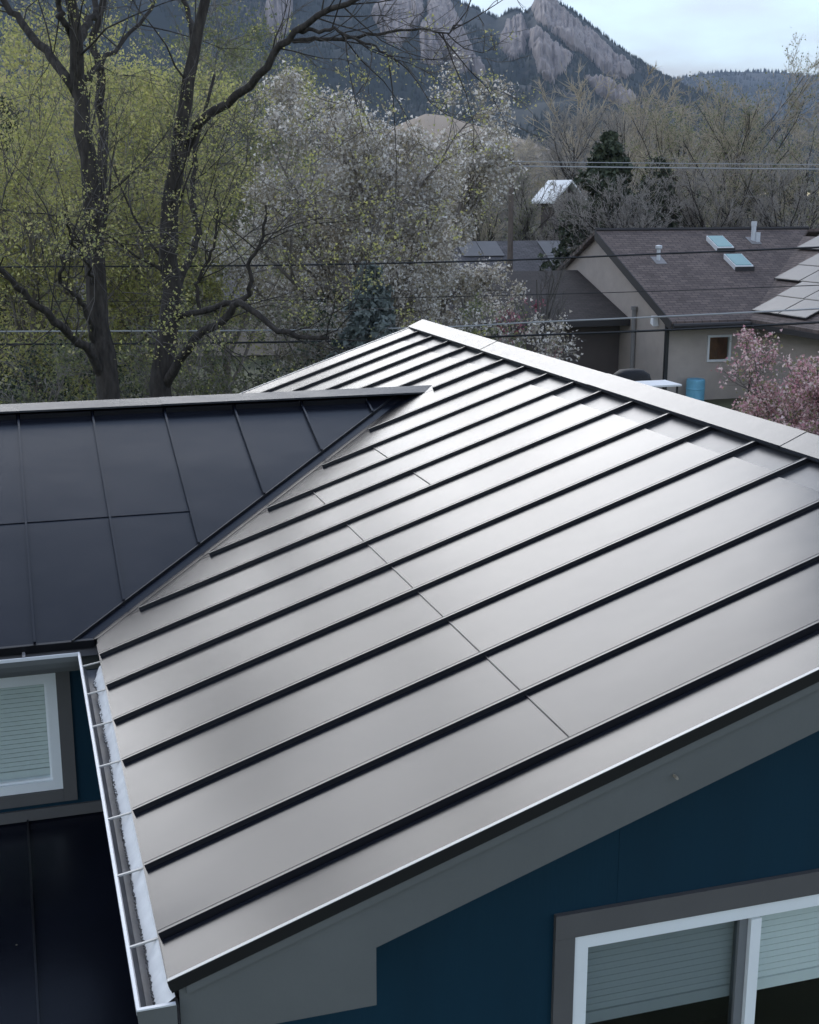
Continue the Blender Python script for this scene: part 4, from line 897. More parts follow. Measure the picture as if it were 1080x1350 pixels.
# ================================================================== FARTHER HOUSES
def small_house(px, py_eave, D, wd, dp, wallh, rise, wallm, roofm, label, yaw=0.0, panels=None, chimney=False, z0=None, wins=2):
    p = ground_at(px, D); h = empty('house', (p[0], p[1], 0)); tag(h, label, 'house')
    c, s = math.cos(yaw), math.sin(yaw)
    T = lambda x, y, z: (p[0]+c*x-s*y, p[1]+s*x+c*y, z)
    m = MB(); m.hexa([T(-wd/2, -dp/2, 0), T(wd/2, -dp/2, 0), T(wd/2, dp/2, 0), T(-wd/2, dp/2, 0), T(-wd/2, -dp/2, wallh), T(wd/2, -dp/2, wallh), T(wd/2, dp/2, wallh), T(-wd/2, dp/2, wallh)])
    m.prism([T(-wd/2, -dp/2, wallh+0.001), T(-wd/2, dp/2, wallh+0.001), T(-wd/2, 0, wallh+rise-0.12)], np.array(T(wd, 0, 0))-np.array(T(0, 0, 0))); m.build('wall', wallm, h)
    ov = 0.45; k = rise/(dp/2)
    for sg in (-1, 1):
        a = [T(-wd/2-ov, sg*(dp/2+ov), wallh-ov*k), T(wd/2+ov, sg*(dp/2+ov), wallh-ov*k), T(wd/2+ov, 0, wallh+rise), T(-wd/2-ov, 0, wallh+rise)]
        o = slab('roof', roofm, h, a, 0.12, (c, s, 0), (-s*0.9, c*0.9, 0.4))
    for i in range(wins):
        x = -wd/2+wd*(i+0.5)/wins
        m = MB(); m.hexa([T(x-0.5, -dp/2-0.03, wallh*0.38), T(x+0.5, -dp/2-0.03, wallh*0.38), T(x+0.5, -dp/2-0.002, wallh*0.38), T(x-0.5, -dp/2-0.002, wallh*0.38), T(x-0.5, -dp/2-0.03, wallh*0.8), T(x+0.5, -dp/2-0.03, wallh*0.8), T(x+0.5, -dp/2-0.002, wallh*0.8), T(x-0.5, -dp/2-0.002, wallh*0.8)])
        o = m.build('window', 'white_paint', h)
        m = MB(); m.hexa([T(x-0.42, -dp/2-0.045, wallh*0.42), T(x+0.42, -dp/2-0.045, wallh*0.42), T(x+0.42, -dp/2-0.031, wallh*0.42), T(x-0.42, -dp/2-0.031, wallh*0.42), T(x-0.42, -dp/2-0.045, wallh*0.76), T(x+0.42, -dp/2-0.045, wallh*0.76), T(x+0.42, -dp/2-0.031, wallh*0.76), T(x-0.42, -dp/2-0.031, wallh*0.76)]); m.build('pane', 'dark_glass', o)
    if panels:
        for (ax, ay, nx, ny) in panels:
            for i in range(nx):
                for j in range(ny):
                    x = ax+i*1.05; y = ay+j*1.55
                    q = lambda X, Y, hh: T(X, Y, wallh+rise+Y*k*(1 if Y < 0 else -1)+hh)
                    m = MB(); m.hexa([q(x, y, 0.16), q(x+1.02, y, 0.16), q(x+1.02, y+1.5, 0.16), q(x, y+1.5, 0.16), q(x, y, 0.20), q(x+1.02, y, 0.20), q(x+1.02, y+1.5, 0.20), q(x, y+1.5, 0.20)]); m.build('solar_panel', 'solar_face', h)
    if chimney:
        m = MB(); m.hexa([T(0.5, 0.4, wallh), T(1.3, 0.4, wallh), T(1.3, 1.2, wallh), T(0.5, 1.2, wallh), T(0.5, 0.4, wallh+rise+0.7), T(1.3, 0.4, wallh+rise+0.7), T(1.3, 1.2, wallh+rise+0.7), T(0.5, 1.2, wallh+rise+0.7)]); m.build('chimney', 'stucco_dark', h)
    return h
small_house(700, 0, 66, 9.5, 9, 2.2, 1.9, 'stucco_dark', 'shingle_grey', 'grey roofed house with pale solar panels behind the bare tree', yaw=R_(-4), panels=[(0.3, -3.3, 3, 2), (-3.9, -1.7, 2, 1)])
small_house(738, 0, 80, 0.9, 2.4, 6.3, 0.9, 'stucco_dark', 'white_roof', 'small far house with a bright white roof beside the dark pine', yaw=R_(-62), wins=0)
small_house(250, 0, 58, 13, 9, 1.9, 1.5, 'stucco_taupe', 'shingle_grey', 'grey roofed house half hidden behind the two elm trunks', yaw=R_(-10), wins=3)
small_house(985, 0, 96, 7, 7, 3.1, 1.6, 'stucco_pale', 'shingle_grey', 'pale house glimpsed behind the bare cottonwood', yaw=R_(-17), wins=2)
small_house(60, 0, 80, 10, 9, 2.6, 1.8, 'stucco_dark', 'shingle_brown', 'brown roofed house behind the leafing trees at the far left', yaw=R_(-17), wins=2)

# ================================================================== TREES
def rot_about(d, ang, az):
    """tilt unit vectors d (N,3) by ang about a random perpendicular at angle az"""
    ref = np.where(np.abs(d[:, 2:3]) > 0.8, np.array([[1.0, 0, 0]]), np.array([[0, 0, 1.0]]))
    u = norm(np.cross(d, ref)); v = np.cross(d, u)
    return norm(d*np.cos(ang)[:, None]+(u*np.cos(az)[:, None]+v*np.sin(az)[:, None])*np.sin(ang)[:, None])
def grow(p, d, L, r0, seg, wig, up, taper=0.35):
    n = len(p); P = np.empty((n, seg+1, 3)); P[:, 0] = p; d = d.copy()
    for s in range(seg):
        d = norm(d+rng.normal(0, wig, (n, 3))+np.array([0, 0, up])); P[:, s+1] = P[:, s]+d*(L/seg)[:, None]
    Rr = r0[:, None]*np.linspace(1, taper, seg+1)[None]
    return P, Rr
def spawn(P, Rr, per, t0, t1, ang, lenk, rk, seg, wig, up, rmin=0.004, lenabs=None, angv=0.25):
    n, S, _ = P.shape
    per_ = per
    idx = np.repeat(np.arange(n), per_); m = len(idx)
    t = t0+(t1-t0)*rng.random(m)**0.8; ft = t*(S-1); i = np.minimum(ft.astype(int), S-2); fr = (ft-i)[:, None]
    p = P[idx, i]*(1-fr)+P[idx, i+1]*fr; d = norm(P[idx, i+1]-P[idx, i]); r = Rr[idx, i]*(1-fr[:, 0])+Rr[idx, i+1]*fr[:, 0]
    L0 = np.linalg.norm(np.diff(P, axis=1), axis=2).sum(1)[idx]
    a = np.clip(rng.normal(ang, angv, m), 0.15, 1.5); dd = rot_about(d, a, rng.random(m)*6.283)
    L = (L0*lenk*(1.15-0.75*t) if lenabs is None else np.full(m, lenabs))*(0.6+0.8*rng.random(m))
    return grow(p, dd, L, np.maximum(r*rk, rmin), seg, wig, up)
def leaves(pts, size, per, spread, flat=0.0):
    n = len(pts)*per; c = np.repeat(pts, per, 0)+rng.normal(0, spread, (n, 3))
    a = norm(rng.normal(0, 1, (n, 3))); b = norm(np.cross(a, rng.normal(0, 1, (n, 3))))
    s = size*1.3*(0.5+rng.random(n))[:, None]; a = a*s; b = b*s*0.75
    v = np.stack([c-a*0.9, c+a*0.5-b, c+a*0.6+b], 1).reshape(-1, 3)
    return v, np.arange(n*3).reshape(n, 3)
class Acc:
    def __init__(s): s.v = []; s.f = []; s.n = 0
    def add(s, v, f):
        s.v.append(v); s.f.append(f+s.n); s.n += len(v)
    def tub(s, PR, k): s.add(*tubes(PR[0], PR[1], k)); return PR
    def build(s, name, m, parent, smooth=False):
        return np_mesh(name, np.concatenate(s.v), np.concatenate(s.f), m, parent, smooth)
def cones(PR):
    """thin straight twigs as three-sided tapering spikes (triangles)"""
    P, Rr = PR; a, b = P[:, 0], P[:, -1]; T = norm(b-a)
    u = norm(np.cross(T, np.where(np.abs(T[:, 2:3]) > 0.75, np.array([[1.0, 0.1, 0]]), np.array([[0, 0.1, 1.0]])))); v = np.cross(T, u); r = Rr[:, :1]*1.15
    ring = [a+r*(math.cos(k)*u+math.sin(k)*v) for k in (0, 2.094, 4.189)]
    V = np.stack(ring+[b], 1).reshape(-1, 3); i = np.arange(len(P))[:, None]*4
    return V, np.concatenate([np.concatenate([i+j, i+(j+1) % 3, i+3], 1) for j in range(3)])
def tips_of(PR):
    P = PR[0]; return np.concatenate([P[:, 0]*0.45+P[:, -1]*0.55, P[:, -1]])
def points_of(PR, a=0.3):
    P = PR[0]; k = max(1, int(P.shape[1]*a)); return P[:, k:].reshape(-1, 3)
def sub(PR, frac):
    n = len(PR[0]); k = rng.random(n) < frac; return PR[0][k], PR[1][k]
def tree(name, label, cat, base, height, spread, nlimb=14, lim_ang=0.7, per=(7, 6, 4), trunk_r=0.18, clear=0.15, barkm='bark_light', twigm='twig_grey', leafm=None, leaf_size=0.04, leaf_per=2, leaf_spread=0.06, up=0.03, group=None, lean=(0, 0), twig_r=0.005, limb_k=None, wig=0.12, stems=1, leaf_frac=1.0, kind=None):
    global rng
    rng = np.random.default_rng(zlib.crc32(label.encode()))      # every tree keeps its own shape
    o = empty(name, tuple(base)); tag(o, label, cat, group, kind)
    A = Acc(); B = Acc()
    base = np.array(base, float)
    p = base[None]+np.concatenate([np.zeros((1, 3)), rng.normal(0, 0.12*spread/3, (stems-1, 3))*[1, 1, 0]]) if stems > 1 else base[None]
    d0 = np.array([[lean[0], lean[1], 1.0]])+(rng.normal(0, 0.25, (stems, 3))*[1, 1, 0] if stems > 1 else 0); d0 = norm(d0)
    tr = grow(p, d0, np.full(len(p), max(0.45*height, height-0.75*spread)), np.full(len(p), trunk_r), 9, 0.06, 0.05, 0.18); A.tub(tr, 9)
    L1 = spawn(tr[0], tr[1], max(2, nlimb//stems), clear, 0.97, lim_ang, 0, 0.55, 6, wig, up, 0.012, lenabs=spread*0.85, angv=0.2)
    # limbs get shorter towards the top
    A.tub(L1, 5)
    L2 = spawn(*L1, per[0], 0.2, 1.0, 0.65, 0.55, 0.6, 4, wig*1.2, up*1.3, 0.008); A.tub(L2, 3)
    L3 = spawn(*L2, per[1], 0.15, 1.0, 0.65, 0.55, 0.6, 2, wig*1.3, up*1.3, twig_r*1.3); B.tub(L3, 3)
    last = L3; T4 = None
    if per[2]:
        L4 = spawn(*L3, per[2], 0.1, 1.0, 0.6, 0.6, 0.7, 1, wig*1.5, up, twig_r); T4 = cones(L4); last = L4
    A.build('trunk', barkm, o, True); tag(B.build('twigs', twigm, o), kind='stuff')
    if T4 is not None: tag(np_mesh('fine_twigs', *T4, twigm, o), kind='stuff')
    if leafm:
        pts = tips_of(last) if T4 is not None else points_of(last, 0.3); pts = pts[rng.random(len(pts)) < leaf_frac]
        tag(np_mesh('crown', *leaves(pts, leaf_size, leaf_per, leaf_spread), leafm, o), kind='stuff')
    return o
def catmull(pts, n):
    P = np.array(pts, float); P = np.vstack([2*P[0]-P[1], P, 2*P[-1]-P[-2]]); out = []
    segs = len(P)-3
    for u in np.linspace(0, segs-1e-6, n):
        i = int(u); t = u-i; p0, p1, p2, p3 = P[i:i+4]
        out.append(0.5*((2*p1)+(-p0+p2)*t+(2*p0-5*p1+4*p2-p3)*t*t+(-p0+3*p1-3*p2+p3)*t**3))
    return np.array(out)
def traced_tree(label, stems, D, base_px, twigm, leafm, up_leaf, hi_leaf):
    """stems: list of (list of (px, py, depth offset), width px at start, at end)"""
    global rng
    rng = np.random.default_rng(zlib.crc32(label.encode()))
    b = ground_at(base_px, D); o = empty('elm_tree', (b[0], b[1], 0)); tag(o, label, 'tree', 'tall elm trees behind the house')
    A = Acc(); B = Acc(); PP = []
    for pts, w0, w1 in stems:
        q = [(*at(x, y, D+dd),) for x, y, dd in pts]
        if pts[0][1] > 529: q = [(b[0], b[1], 0.0)]+q
        else: q[0] = tuple(at(pts[0][0], pts[0][1], D+pts[0][2]+0.12))
        C_ = catmull(q, 22); C_ += rng.normal(0, 0.02, C_.shape)
        r = np.linspace(w0, w1, 22)*0.5*D/FPX
        if pts[0][1] > 529: r[0] *= 1.35
        A.tub((C_[None], r[None]), 10); PP.append((C_[None], r[None], w0))
    allp = []
    for P_, R_2, w0 in PP:
        n = 11 if w0 > 12 else 7
        L2 = spawn(P_, R_2, n, 0.25, 1.0, 0.75, 0, 0.20, 6, 0.16, 0.05, 0.012, lenabs=2.2); L2 = (L2[0], L2[1]*np.linspace(1, 0.45, 7)[None]); A.tub(L2, 5)
        L3 = spawn(*L2, 6, 0.15, 1.0, 0.7, 0.5, 0.6, 4, 0.18, 0.03, 0.007); B.tub(L3, 3)
        L4 = spawn(*L3, 3, 0.1, 1.0, 0.65, 0.5, 0.7, 2, 0.2, 0.02, 0.0045); B.tub(L4, 3)
        allp.append(points_of(L4, 0.4))
    A.build('trunk', 'bark', o, True); tag(B.build('twigs', twigm, o), kind='stuff')
    pts = np.concatenate(allp); keep = rng.random(len(pts)) < np.where(pts[:, 2] < up_leaf, 0.5, hi_leaf); tag(np_mesh('crown', *leaves(pts[keep], 0.016, 9, 0.055), leafm, o), kind='stuff')
traced_tree('tall forked elm, the left of two dark trunks rising behind the wing roof', [
    ([(142, 530, 0), (132, 440, 0), (126, 350, 0), (121, 260, 0), (114, 190, 0), (104, 120, 0), (100, 60, -0.2), (96, 20, -0.3), (90, -60, -0.6), (92, -190, -1), (80, -330, -1.3)], 32, 7),
    ([(104, 125, 0), (92, 105, 0), (60, 65, 0.4), (30, 32, 0.8), (5, 0, 1.0), (-40, -70, 1.5), (-60, -160, 1.8)], 14, 5),
    ([(98, 52, -0.2), (86, 30, -0.3), (78, 0, -0.5), (70, -60, -0.9), (40, -150, -1.2)], 9, 4),
    ([(101, 60, -0.2), (118, 30, 0.3), (128, 15, 0.5), (122, -20, 0.8), (140, -110, 1.2), (170, -240, 1.4)], 10, 4),
    ([(133, 300, 0.5), (136, 210, 0.8), (133, 140, 1.0), (130, 85, 1.0), (124, 50, 1.2), (140, -20, 1.4), (160, -140, 1.8), (185, -280, 2.0)], 15, 5),
    ([(113, 108, 0), (122, 95, 0.3), (140, 78, 0.8), (170, 45, 1.4), (205, 0, 2.0), (235, -90, 2.6)], 8, 3),
    ([(140, 515, 0.1), (130, 482, -0.15), (106, 452, -0.6), (75, 425, -1.2), (45, 400, -1.6), (20, 375, -2.0), (-10, 340, -2.2)], 13, 6),
    ([(130, 470, 0), (117, 420, -0.4), (100, 390, -0.8), (80, 370, -1.2), (84, 340, -1.5), (98, 310, -1.5)], 8, 3),
    ([(90, -60, -0.6), (40, -160, 0.2), (-20, -250, 0.8), (-60, -360, 1.2), (-70, -470, 1.5)], 9, 4), ([(92, -190, -1), (130, -270, -0.6), (150, -370, 0), (180, -480, 0.4)], 8, 4), ([(84, -290, -1.2), (60, -380, -1.0), (30, -470, -0.8), (20, -560, -0.6)], 8, 4), ([(40, -160, 0.2), (0, -190, 1.6), (-60, -230, 2.4), (-120, -300, 3)], 7, 3),
    ([(128, 380, 0), (115, 350, -0.8), (95, 315, -1.3), (86, 280, -1.6)], 6, 2.5)], 20.5, 141, 'twig_dark', 'leaf_spring', 8.2, 0.55)
traced_tree('tall elm with a long limb reaching right, the right of two dark trunks', [
    ([(212, 530, 0), (222, 440, 0), (225, 370, 0), (222, 300, 0), (228, 240, 0), (240, 185, 0), (246, 130, 0), (256, 70, 0), (268, 10, 0), (276, -60, 0), (268, -190, 0.3), (285, -330, 0.6)], 31, 6),
    ([(241, 205, 0), (252, 180, 0), (280, 150, -0.4), (312, 125, -0.8), (345, 95, -1.2), (368, 66, -1.4), (390, 42, -1.6), (425, 18, -1.8), (470, 0, -2.0), (530, -50, -2.2)], 13, 5),
    ([(380, 52, -1.5), (410, 52, -1.6), (450, 52, -1.7), (490, 47, -1.7), (540, 38, -1.8), (580, 42, -1.8), (602, 32, -1.8)], 5.5, 1.3),
    ([(392, 42, -1.6), (430, 40, -1.9), (462, 50, -2.1), (500, 66, -2.3), (525, 85, -2.4)], 5, 1.3),
    ([(228, 400, 0), (245, 350, 0.5), (262, 310, 0.8), (254, 270, 1.0), (256, 235, 1.2), (265, 170, 1.6), (285, 100, 2.0)], 11, 4),
    ([(214, 528, 0.1), (226, 492, -0.2), (244, 468, -0.5), (268, 440, -1.0), (300, 415, -1.4), (318, 400, -1.6), (350, 425, -1.8), (385, 440, -2.0), (430, 446, -2.2)], 14, 5),
    ([(230, 420, 0), (262, 410, -0.6), (300, 402, -1.2), (330, 385, -1.4), (328, 350, -1.5), (345, 320, -1.6), (352, 270, -1.7)], 9, 3),
    ([(262, 408, -0.6), (260, 375, -0.6), (275, 345, -0.7), (285, 300, -0.8), (283, 250, -0.9)], 5.5, 2),
    ([(258, 65, 0), (250, 20, 0.5), (228, -30, 1.0), (215, -120, 1.4), (190, -230, 1.8)], 8, 3)], 21.5, 215, 'twig_dark', 'leaf_spring', 8.2, 0.06)

gr_ = 'spring leafing trees behind the elms'
def topz(py, D): return at(540, py, D)[2]
spec = [(20, 28, 60, 4.2, 'leafing tree with yellow green leaves at the left edge'), (105, 33, 40, 4.5, 'leafing tree showing yellow green between the forked trunk and left edge'),
        (178, 30, 75, 3.6, 'yellow green leafing tree filling the gap between the two elm trunks'), (290, 34, 60, 4.2, 'thinly leafing tree just right of the elm pair'),
        (60, 46, 20, 6.0, 'tall leafing tree far behind at upper left'), (240, 48, 10, 6.0, 'tall thin crowned leafing tree far behind the elms')]
for i, (px, D, ty, sp, lab) in enumerate(spec):
    g = ground_at(px, D)
    tree('leafing_tree', lab, 'tree', g, topz(ty, D), sp, nlimb=24, per=(7, 6, 3), leafm='leaf_spring' if i in (0, 1, 2, 4) else 'leaf_olive', leaf_size=0.026+0.0009*(D-28), leaf_per=7, leaf_spread=0.13, group=gr_, trunk_r=0.14, twig_r=0.006, clear=0.08, leaf_frac=[0.95, 0.95, 0.95, 0.45, 0.8, 0.45][i])
tree('tall_tree', 'tall thin trunk with its leafy crown above the frame at upper left', 'tree', ground_at(34, 30), 17.4, 3.0, nlimb=12, per=(6, 6, 3), leafm='leaf_olive', leaf_size=0.07, leaf_per=8, leaf_spread=0.10, trunk_r=0.16, clear=0.74, barkm='bark', leaf_frac=0.9, up=0.02)
# flowering pear
tree('pear_tree', 'broad flowering pear tree full of white blossom behind the ridge end', 'tree', ground_at(470, 27), topz(84, 27), 3.1, nlimb=44, lim_ang=0.9, per=(9, 6, 4), leafm='blossom_white', leaf_size=0.027, leaf_per=4, leaf_spread=0.09, trunk_r=0.2, clear=0.10, up=0.06, twigm='twig_grey', leaf_frac=1.0)
tree('pear_tree', 'smaller flowering pear tree with white blossom left of the utility pole', 'tree', ground_at(578, 30), topz(165, 30), 1.5, nlimb=30, lim_ang=0.85, per=(8, 6, 4), leafm='blossom_white', leaf_size=0.028, leaf_per=4, leaf_spread=0.09, trunk_r=0.15, clear=0.08, up=0.05, twigm='twig_grey', leaf_frac=0.7)
# conifers
def conifer(name, label, base, h, r, needle, n_whorl, per, blade, nper, group=None):
    o = empty(name, tuple(base)); tag(o, label, 'tree', group); base = np.array(base, float)
    A = Acc(); A.tub((np.stack([base+[0, 0, h*t] for t in np.linspace(0, 1, 8)])[None], np.linspace(h*0.018, 0.01, 8)[None]), 7)
    t = np.repeat(np.linspace(0.06, 0.98, n_whorl), per); n = len(t); az = rng.random(n)*6.283
    d = norm(np.stack([np.cos(az), np.sin(az), 0.15-0.35*(1-t)+rng.normal(0, 0.1, n)], -1)); L = r*(1-t)**0.85*(0.65+0.55*rng.random(n))+0.08
    P_, R2 = grow(base+np.stack([0*t, 0*t, h*t], -1), d, L, np.full(n, 0.02), 5, 0.08, 0.03); A.tub((P_, R2), 3)
    S2 = spawn(P_, R2, 5, 0.15, 1.0, 0.8, 0.45, 0.6, 2, 0.1, 0.02, 0.006); A.tub(S2, 3); A.build('trunk', 'twig_dark', o)
    pts = np.concatenate([points_of((P_, R2), 0.15), points_of(S2, 0.0)])
    tag(np_mesh('crown', *leaves(pts, blade, nper, blade*0.9), needle, o), kind='stuff')
conifer('spruce_tree', 'blue spruce standing below the pear tree behind the roof ridge', ground_at(487, 22), topz(352, 22), 1.5, 'needle_blue', 22, 9, 0.045, 7)
conifer('pine_tree', 'dark green pine beside the white roof behind the brown house', ground_at(800, 58), topz(178, 58), 3.5, 'needle_green', 18, 10, 0.085, 12)
conifer('pine_tree', 'dark pine half hidden right of the bare brush behind the brown roof', ground_at(865, 62), topz(215, 62), 2.6, 'needle_green', 22, 10, 0.12, 8)
conifer('juniper_tree', 'dark evergreen at the left edge behind the leafing trees', ground_at(12, 38), topz(140, 38), 1.8, 'needle_green', 24, 10, 0.09, 8)
# bare trees, right background
gb = 'bare trees behind the brown roofed house'
for (px, D, ty, sp, lab, tm, fr) in [(975, 62, 102, 5.0, 'large bare cottonwood with a wide tan crown at the right', 'twig_tan', 0.35), (890, 70, 130, 4.2, 'bare tan crowned tree between the pine and the cottonwood', 'twig_tan', 0.3),
                                (1060, 78, 135, 4.5, 'bare tree at the right edge behind the cottonwood', 'twig_tan', 0.2), (770, 88, 128, 3.8, 'grey bare tree rising above the dark pine', 'twig_grey', 0.0), (825, 92, 140, 4.0, 'grey bare tree just right of the dark pine top', 'twig_grey', 0.0),
                                (930, 58, 215, 3.6, 'low bushy bare tree behind the roof ridge vents', 'twig_grey', 0.0), (1035, 57, 225, 3.5, 'low bare tree behind the solar panels', 'twig_grey', 0.0), (850, 55, 235, 3.2, 'low tangled bare tree behind the left part of the brown ridge', 'twig_grey', 0.0), (742, 72, 246, 2.2, 'low bare tree just below the white roof', 'twig_grey', 0.0), (706, 76, 222, 2.4, 'bare tree just right of the utility pole', 'twig_grey', 0.15), (650, 70, 205, 2.6, 'bare tree just left of the utility pole', 'twig_tan', 0.1)]:
    tree('bare_tree', lab, 'tree', ground_at(px, D), topz(ty, D), sp, nlimb=34, lim_ang=0.7, per=(8, 7, 5), leafm='leaf_olive' if fr > 0 else None, leaf_frac=fr*0.7, leaf_size=0.032, leaf_per=2, leaf_spread=0.12, trunk_r=0.19, up=0.09, twigm=tm, twig_r=0.008, group=gb, clear=0.12, barkm='bark')
# bare shrub-like tree and redbud in the gap before the dark wing
tree('bare_tree', 'small black branched bare tree in front of the dark lower roof', 'tree', ground_at(690, 27), topz(270, 27), 1.9, nlimb=16, lim_ang=0.5, per=(6, 4, 2), trunk_r=0.09, barkm='twig_dark', twigm='twig_dark', up=0.06, stems=3, clear=0.12, twig_r=0.004)
tree('redbud_tree', 'small tree with magenta blossom behind the black bare tree', 'tree', ground_at(678, 33), topz(345, 33), 1.2, nlimb=12, lim_ang=0.7, per=(5, 4, 2), leafm='blossom_magenta', leaf_size=0.04, leaf_per=2, leaf_spread=0.05, trunk_r=0.07, twigm='twig_dark', leaf_frac=0.22)
tree('green_shrub', 'green leafy shrub between the roof ridge and the dark wall', 'shrub', ground_at(740, 21), topz(428, 21), 1.0, nlimb=22, lim_ang=0.7, per=(6, 5, 2), leafm='leaf_olive', leaf_size=0.035, leaf_per=3, leaf_spread=0.05, trunk_r=0.05, stems=3, clear=0.1)
tree('blossom_shrub', 'slender shrub with white blossom tips beside the covered grill', 'shrub', ground_at(800, 20), topz(490, 20), 0.55, nlimb=10, lim_ang=0.4, per=(4, 3, 0), leafm='blossom_white', leaf_size=0.04, leaf_per=2, leaf_spread=0.03, trunk_r=0.03, stems=3, up=0.15, leaf_frac=0.35)
gp = 'pink blossoming shrubs beyond the ridge at the right'
for px, D, ty, sp, nl, lab in [(1085, 17, 452, 1.1, 50, 'large pink blossoming shrub at the right edge beyond the ridge'), (1020, 18, 520, 0.65, 34, 'pink blossoming shrub with upright sprays before the dark door'),
                               (955, 19, 522, 0.45, 20, 'small pale pink shrub just right of the blue rain barrel'), (1035, 14, 555, 0.8, 36, 'low dense pink shrub nearest the ridge cap')]:
    tree('blossom_shrub', lab, 'shrub', ground_at(px, D), topz(ty, D), sp, nlimb=nl, lim_ang=0.6, per=(7, 5, 3), leafm='blossom_pink', leaf_size=0.017, leaf_per=4, leaf_spread=0.05, trunk_r=0.05, stems=5, group=gp, up=0.10, twig_r=0.003, twigm='twig_dark', leaf_frac=0.9)
tree('green_shrub', 'dark green shrub low between the pink shrubs', 'shrub', ground_at(1010, 16), topz(520, 16), 0.9, nlimb=24, lim_ang=0.7, per=(6, 5, 2), leafm='leaf_olive', leaf_size=0.022, leaf_per=4, leaf_spread=0.06, trunk_r=0.05, stems=4, clear=0.05)
# understorey behind the wing ridge
gu = 'low brush under the trees behind the wing roof'
for i, (px, D, ty, sp, lm, lab) in enumerate([(-10, 22, 440, 1.6, 'leaf_olive', 'low dull green brush at the left edge above the wing ridge'), (60, 24, 430, 1.8, 'leaf_dark', 'dark brush left of the forked elm base'), (175, 25, 420, 1.8, 'leaf_olive', 'low green brush between the bases of the two elms'),
                                   (275, 23, 430, 1.6, 'leaf_olive', 'low green brush right of the right elm base'), (340, 24, 400, 1.8, 'leaf_olive', 'olive brush under the sweeping elm limb'), (410, 21, 440, 1.4, 'leaf_dark', 'dark brush at the foot of the blue spruce'),
                                   (560, 23, 395, 1.5, 'leaf_olive', 'grey green brush right of the blue spruce'), (630, 24, 385, 1.5, 'blossom_white', 'pale flowering brush behind the main ridge peak')]):
    tree('brush_shrub', lab, 'shrub', ground_at(px, D), topz(ty, D), sp, nlimb=22, lim_ang=0.7, per=(6, 5, 2), leafm=lm, leaf_size=0.024, leaf_per=4, leaf_spread=0.10, trunk_r=0.05, stems=4, group=gu, clear=0.05, leaf_frac=0.6)

# the far wood: trees across the flat ground to the foot of the hills, one mass
def far_wood():
    o = None; A = Acc(); B = Acc(); Cc = Acc()
    protos = []
    for k in range(5):
        tr = grow(np.zeros((1, 3)), np.array([[0, 0, 1.0]]), np.array([7.5]), np.array([0.22]), 6, 0.07, 0.03, 0.25)
        L1 = spawn(*tr, 16, 0.12, 0.98, 0.65, 0, 0.5, 4, 0.14, 0.08, 0.03, lenabs=3.2); L2 = spawn(*L1, 8, 0.15, 1, 0.65, 0.55, 0.6, 2, 0.18, 0.05, 0.02); L3 = spawn(*L2, 8, 0.1, 1, 0.65, 0.6, 0.7, 1, 0.2, 0.04, 0.016)
        t1 = Acc(); t1.tub(tr, 5); t1.tub(L1, 3); t1.tub(L2, 3)
        v_, f_ = np.concatenate(t1.v), np.concatenate(t1.f); cv, cf = cones(L3)
        f_ = np.concatenate([f_[:, [0, 1, 2]], f_[:, [0, 2, 3]], cf+len(v_)]); protos.append((np.concatenate([v_, cv]), f_))
    for i in range(105):
        D = 95+rng.random()**1.5*320; px = rng.uniform(-60, 1150) if i % 3 else rng.uniform(540, 780); g = ground_at(px, D); s = (0.8+0.5*rng.random())*(1.0+D/550); s = min(s, (6.37+0.0385*D)/9.8) if px < 770 else s
        v, f = protos[i % 5]; a = rng.random()*6.28; c_, s_ = math.cos(a), math.sin(a)
        q = np.stack([(v[:, 0]*c_-v[:, 1]*s_)*s*1.15+g[0], (v[:, 0]*s_+v[:, 1]*c_)*s*1.15+g[1], v[:, 2]*s], -1)
        (A if rng.random() < 0.6 else B).add(q, f)
    o = empty('far_wood', (0, 150, 0)); tag(o, 'hazy mass of bare trees across the flat ground before the mountains', 'wood', kind='stuff')
    A.build('bare_crowns', 'twig_grey', o); B.build('tan_crowns', 'twig_tan', o)
    pts = np.concatenate([ground_at(rng.uniform(-60, 1150), 110+420*rng.random())[None]+rng.normal(0, 2.2, (60, 3))*[1, 1, 0.9]+[0, 0, 3.5] for _ in range(130)])
    np_mesh('evergreen_crowns', *leaves(pts, 0.7, 1, 0.3), 'leaf_dark', o)
far_wood()

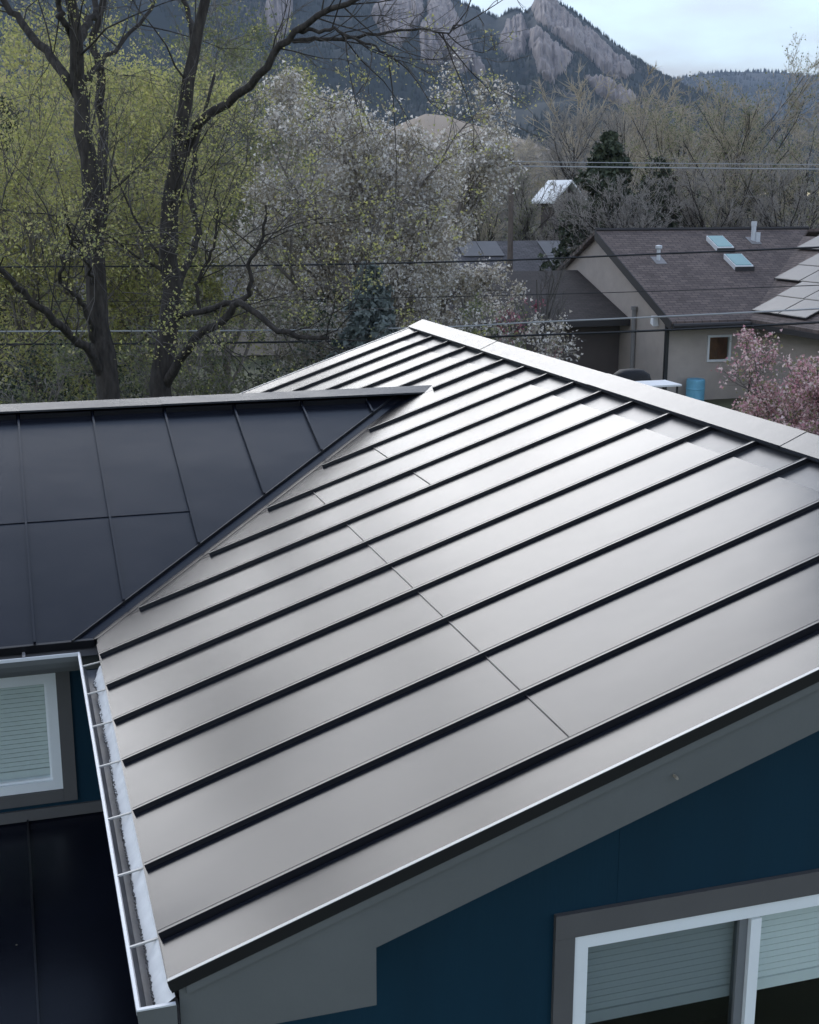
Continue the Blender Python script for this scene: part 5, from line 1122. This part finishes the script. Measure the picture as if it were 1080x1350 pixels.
# ================================================================== WIRES AND POLES
def wire(name, label, pts, D, r, m_, group='overhead wires'):
    P_ = catmull([at(x, y, d_) for (x, y), d_ in zip(pts, D)], 26); mm_ = MB(); mm_.tube(P_, r, 5); o = mm_.build(name, m_); tag(o, label, 'wire', group)
wire('overhead_wire', 'dark wire crossing high in front of the brown shingle roof', [(-300, 356), (0, 352), (350, 350), (640, 344), (860, 335), (1080, 326), (1400, 310)], [24, 23, 22, 21, 20, 19, 18], 0.014, 'wire_dark')
wire('overhead_wire', 'thin dark wire between the upper dark wire and the pale wire', [(-300, 401), (0, 398), (350, 396), (640, 390), (860, 384), (1080, 376), (1400, 362)], [24, 23, 22, 21, 20, 19, 18], 0.006, 'wire_dark')
wire('overhead_wire', 'pale grey cable passing just above the ridge end', [(-300, 440), (0, 437), (300, 436), (560, 432), (700, 425), (860, 418), (1080, 407), (1400, 388)], [24, 23, 22.2, 21.5, 21, 20, 19, 18], 0.013, 'wire_pale')
wire('overhead_wire', 'thick black cable crossing lowest in front of the taupe wall', [(-300, 456), (0, 454), (300, 452), (560, 447), (700, 442), (860, 436), (1080, 425), (1400, 406)], [25, 24, 23.2, 22.5, 22, 21, 20, 19], 0.018, 'wire_dark')
wire('overhead_wire', 'upper of two far pale wires strung across the background trees', [(100, 203), (300, 207), (480, 210), (674, 213), (860, 215), (1080, 217), (1400, 219)], [58, 57, 56, 55, 55, 55, 55], 0.016, 'wire_pale')
wire('overhead_wire', 'lower of two far pale wires strung across the background trees', [(100, 209), (300, 213), (480, 217), (674, 219), (860, 221), (1080, 223), (1400, 224)], [58, 57, 56, 55, 55, 55, 55], 0.026, 'wire_pale')
p0 = ground_at(674, 55.2); pz = at(674, 212, 55.2)[2]
up_ = empty('utility_pole', tuple(p0)); tag(up_, 'brown wooden utility pole carrying the far pale wires', 'pole')
m = MB(); m.tube([(p0[0], p0[1], 0), (p0[0], p0[1], pz+0.3)], [0.14, 0.10], 10); m.build('post', 'pole_wood', up_)
m = MB(); m.box(p0[0]-0.7, p0[0]+0.7, p0[1]-0.16, p0[1]-0.11, pz-0.25, pz-0.12); m.build('crossarm', 'pole_wood', up_)

# ================================================================== AIR
def haze(dens):
    m = bpy.data.materials.new('haze_air'); m.use_nodes = True; n = m.node_tree.nodes; l = m.node_tree.links
    n.remove(n['Principled BSDF']); v = n.new('ShaderNodeVolumePrincipled'); v.inputs['Color'].default_value = (0.62, 0.76, 1.0, 1); v.inputs['Density'].default_value = dens; v.inputs['Anisotropy'].default_value = 0.0
    l.new(v.outputs[0], n['Material Output'].inputs['Volume']); MATS['haze_air'] = m
    b = MB(); b.box(-6200, 6800, -120, 7300, -40, 520); o = b.build('haze', 'haze_air'); tag(o, kind='stuff')
    o['label'] = 'thin blue haze between the trees and the mountains'; o['category'] = 'haze'
HAZE = 0.00007
if HAZE: haze(HAZE)
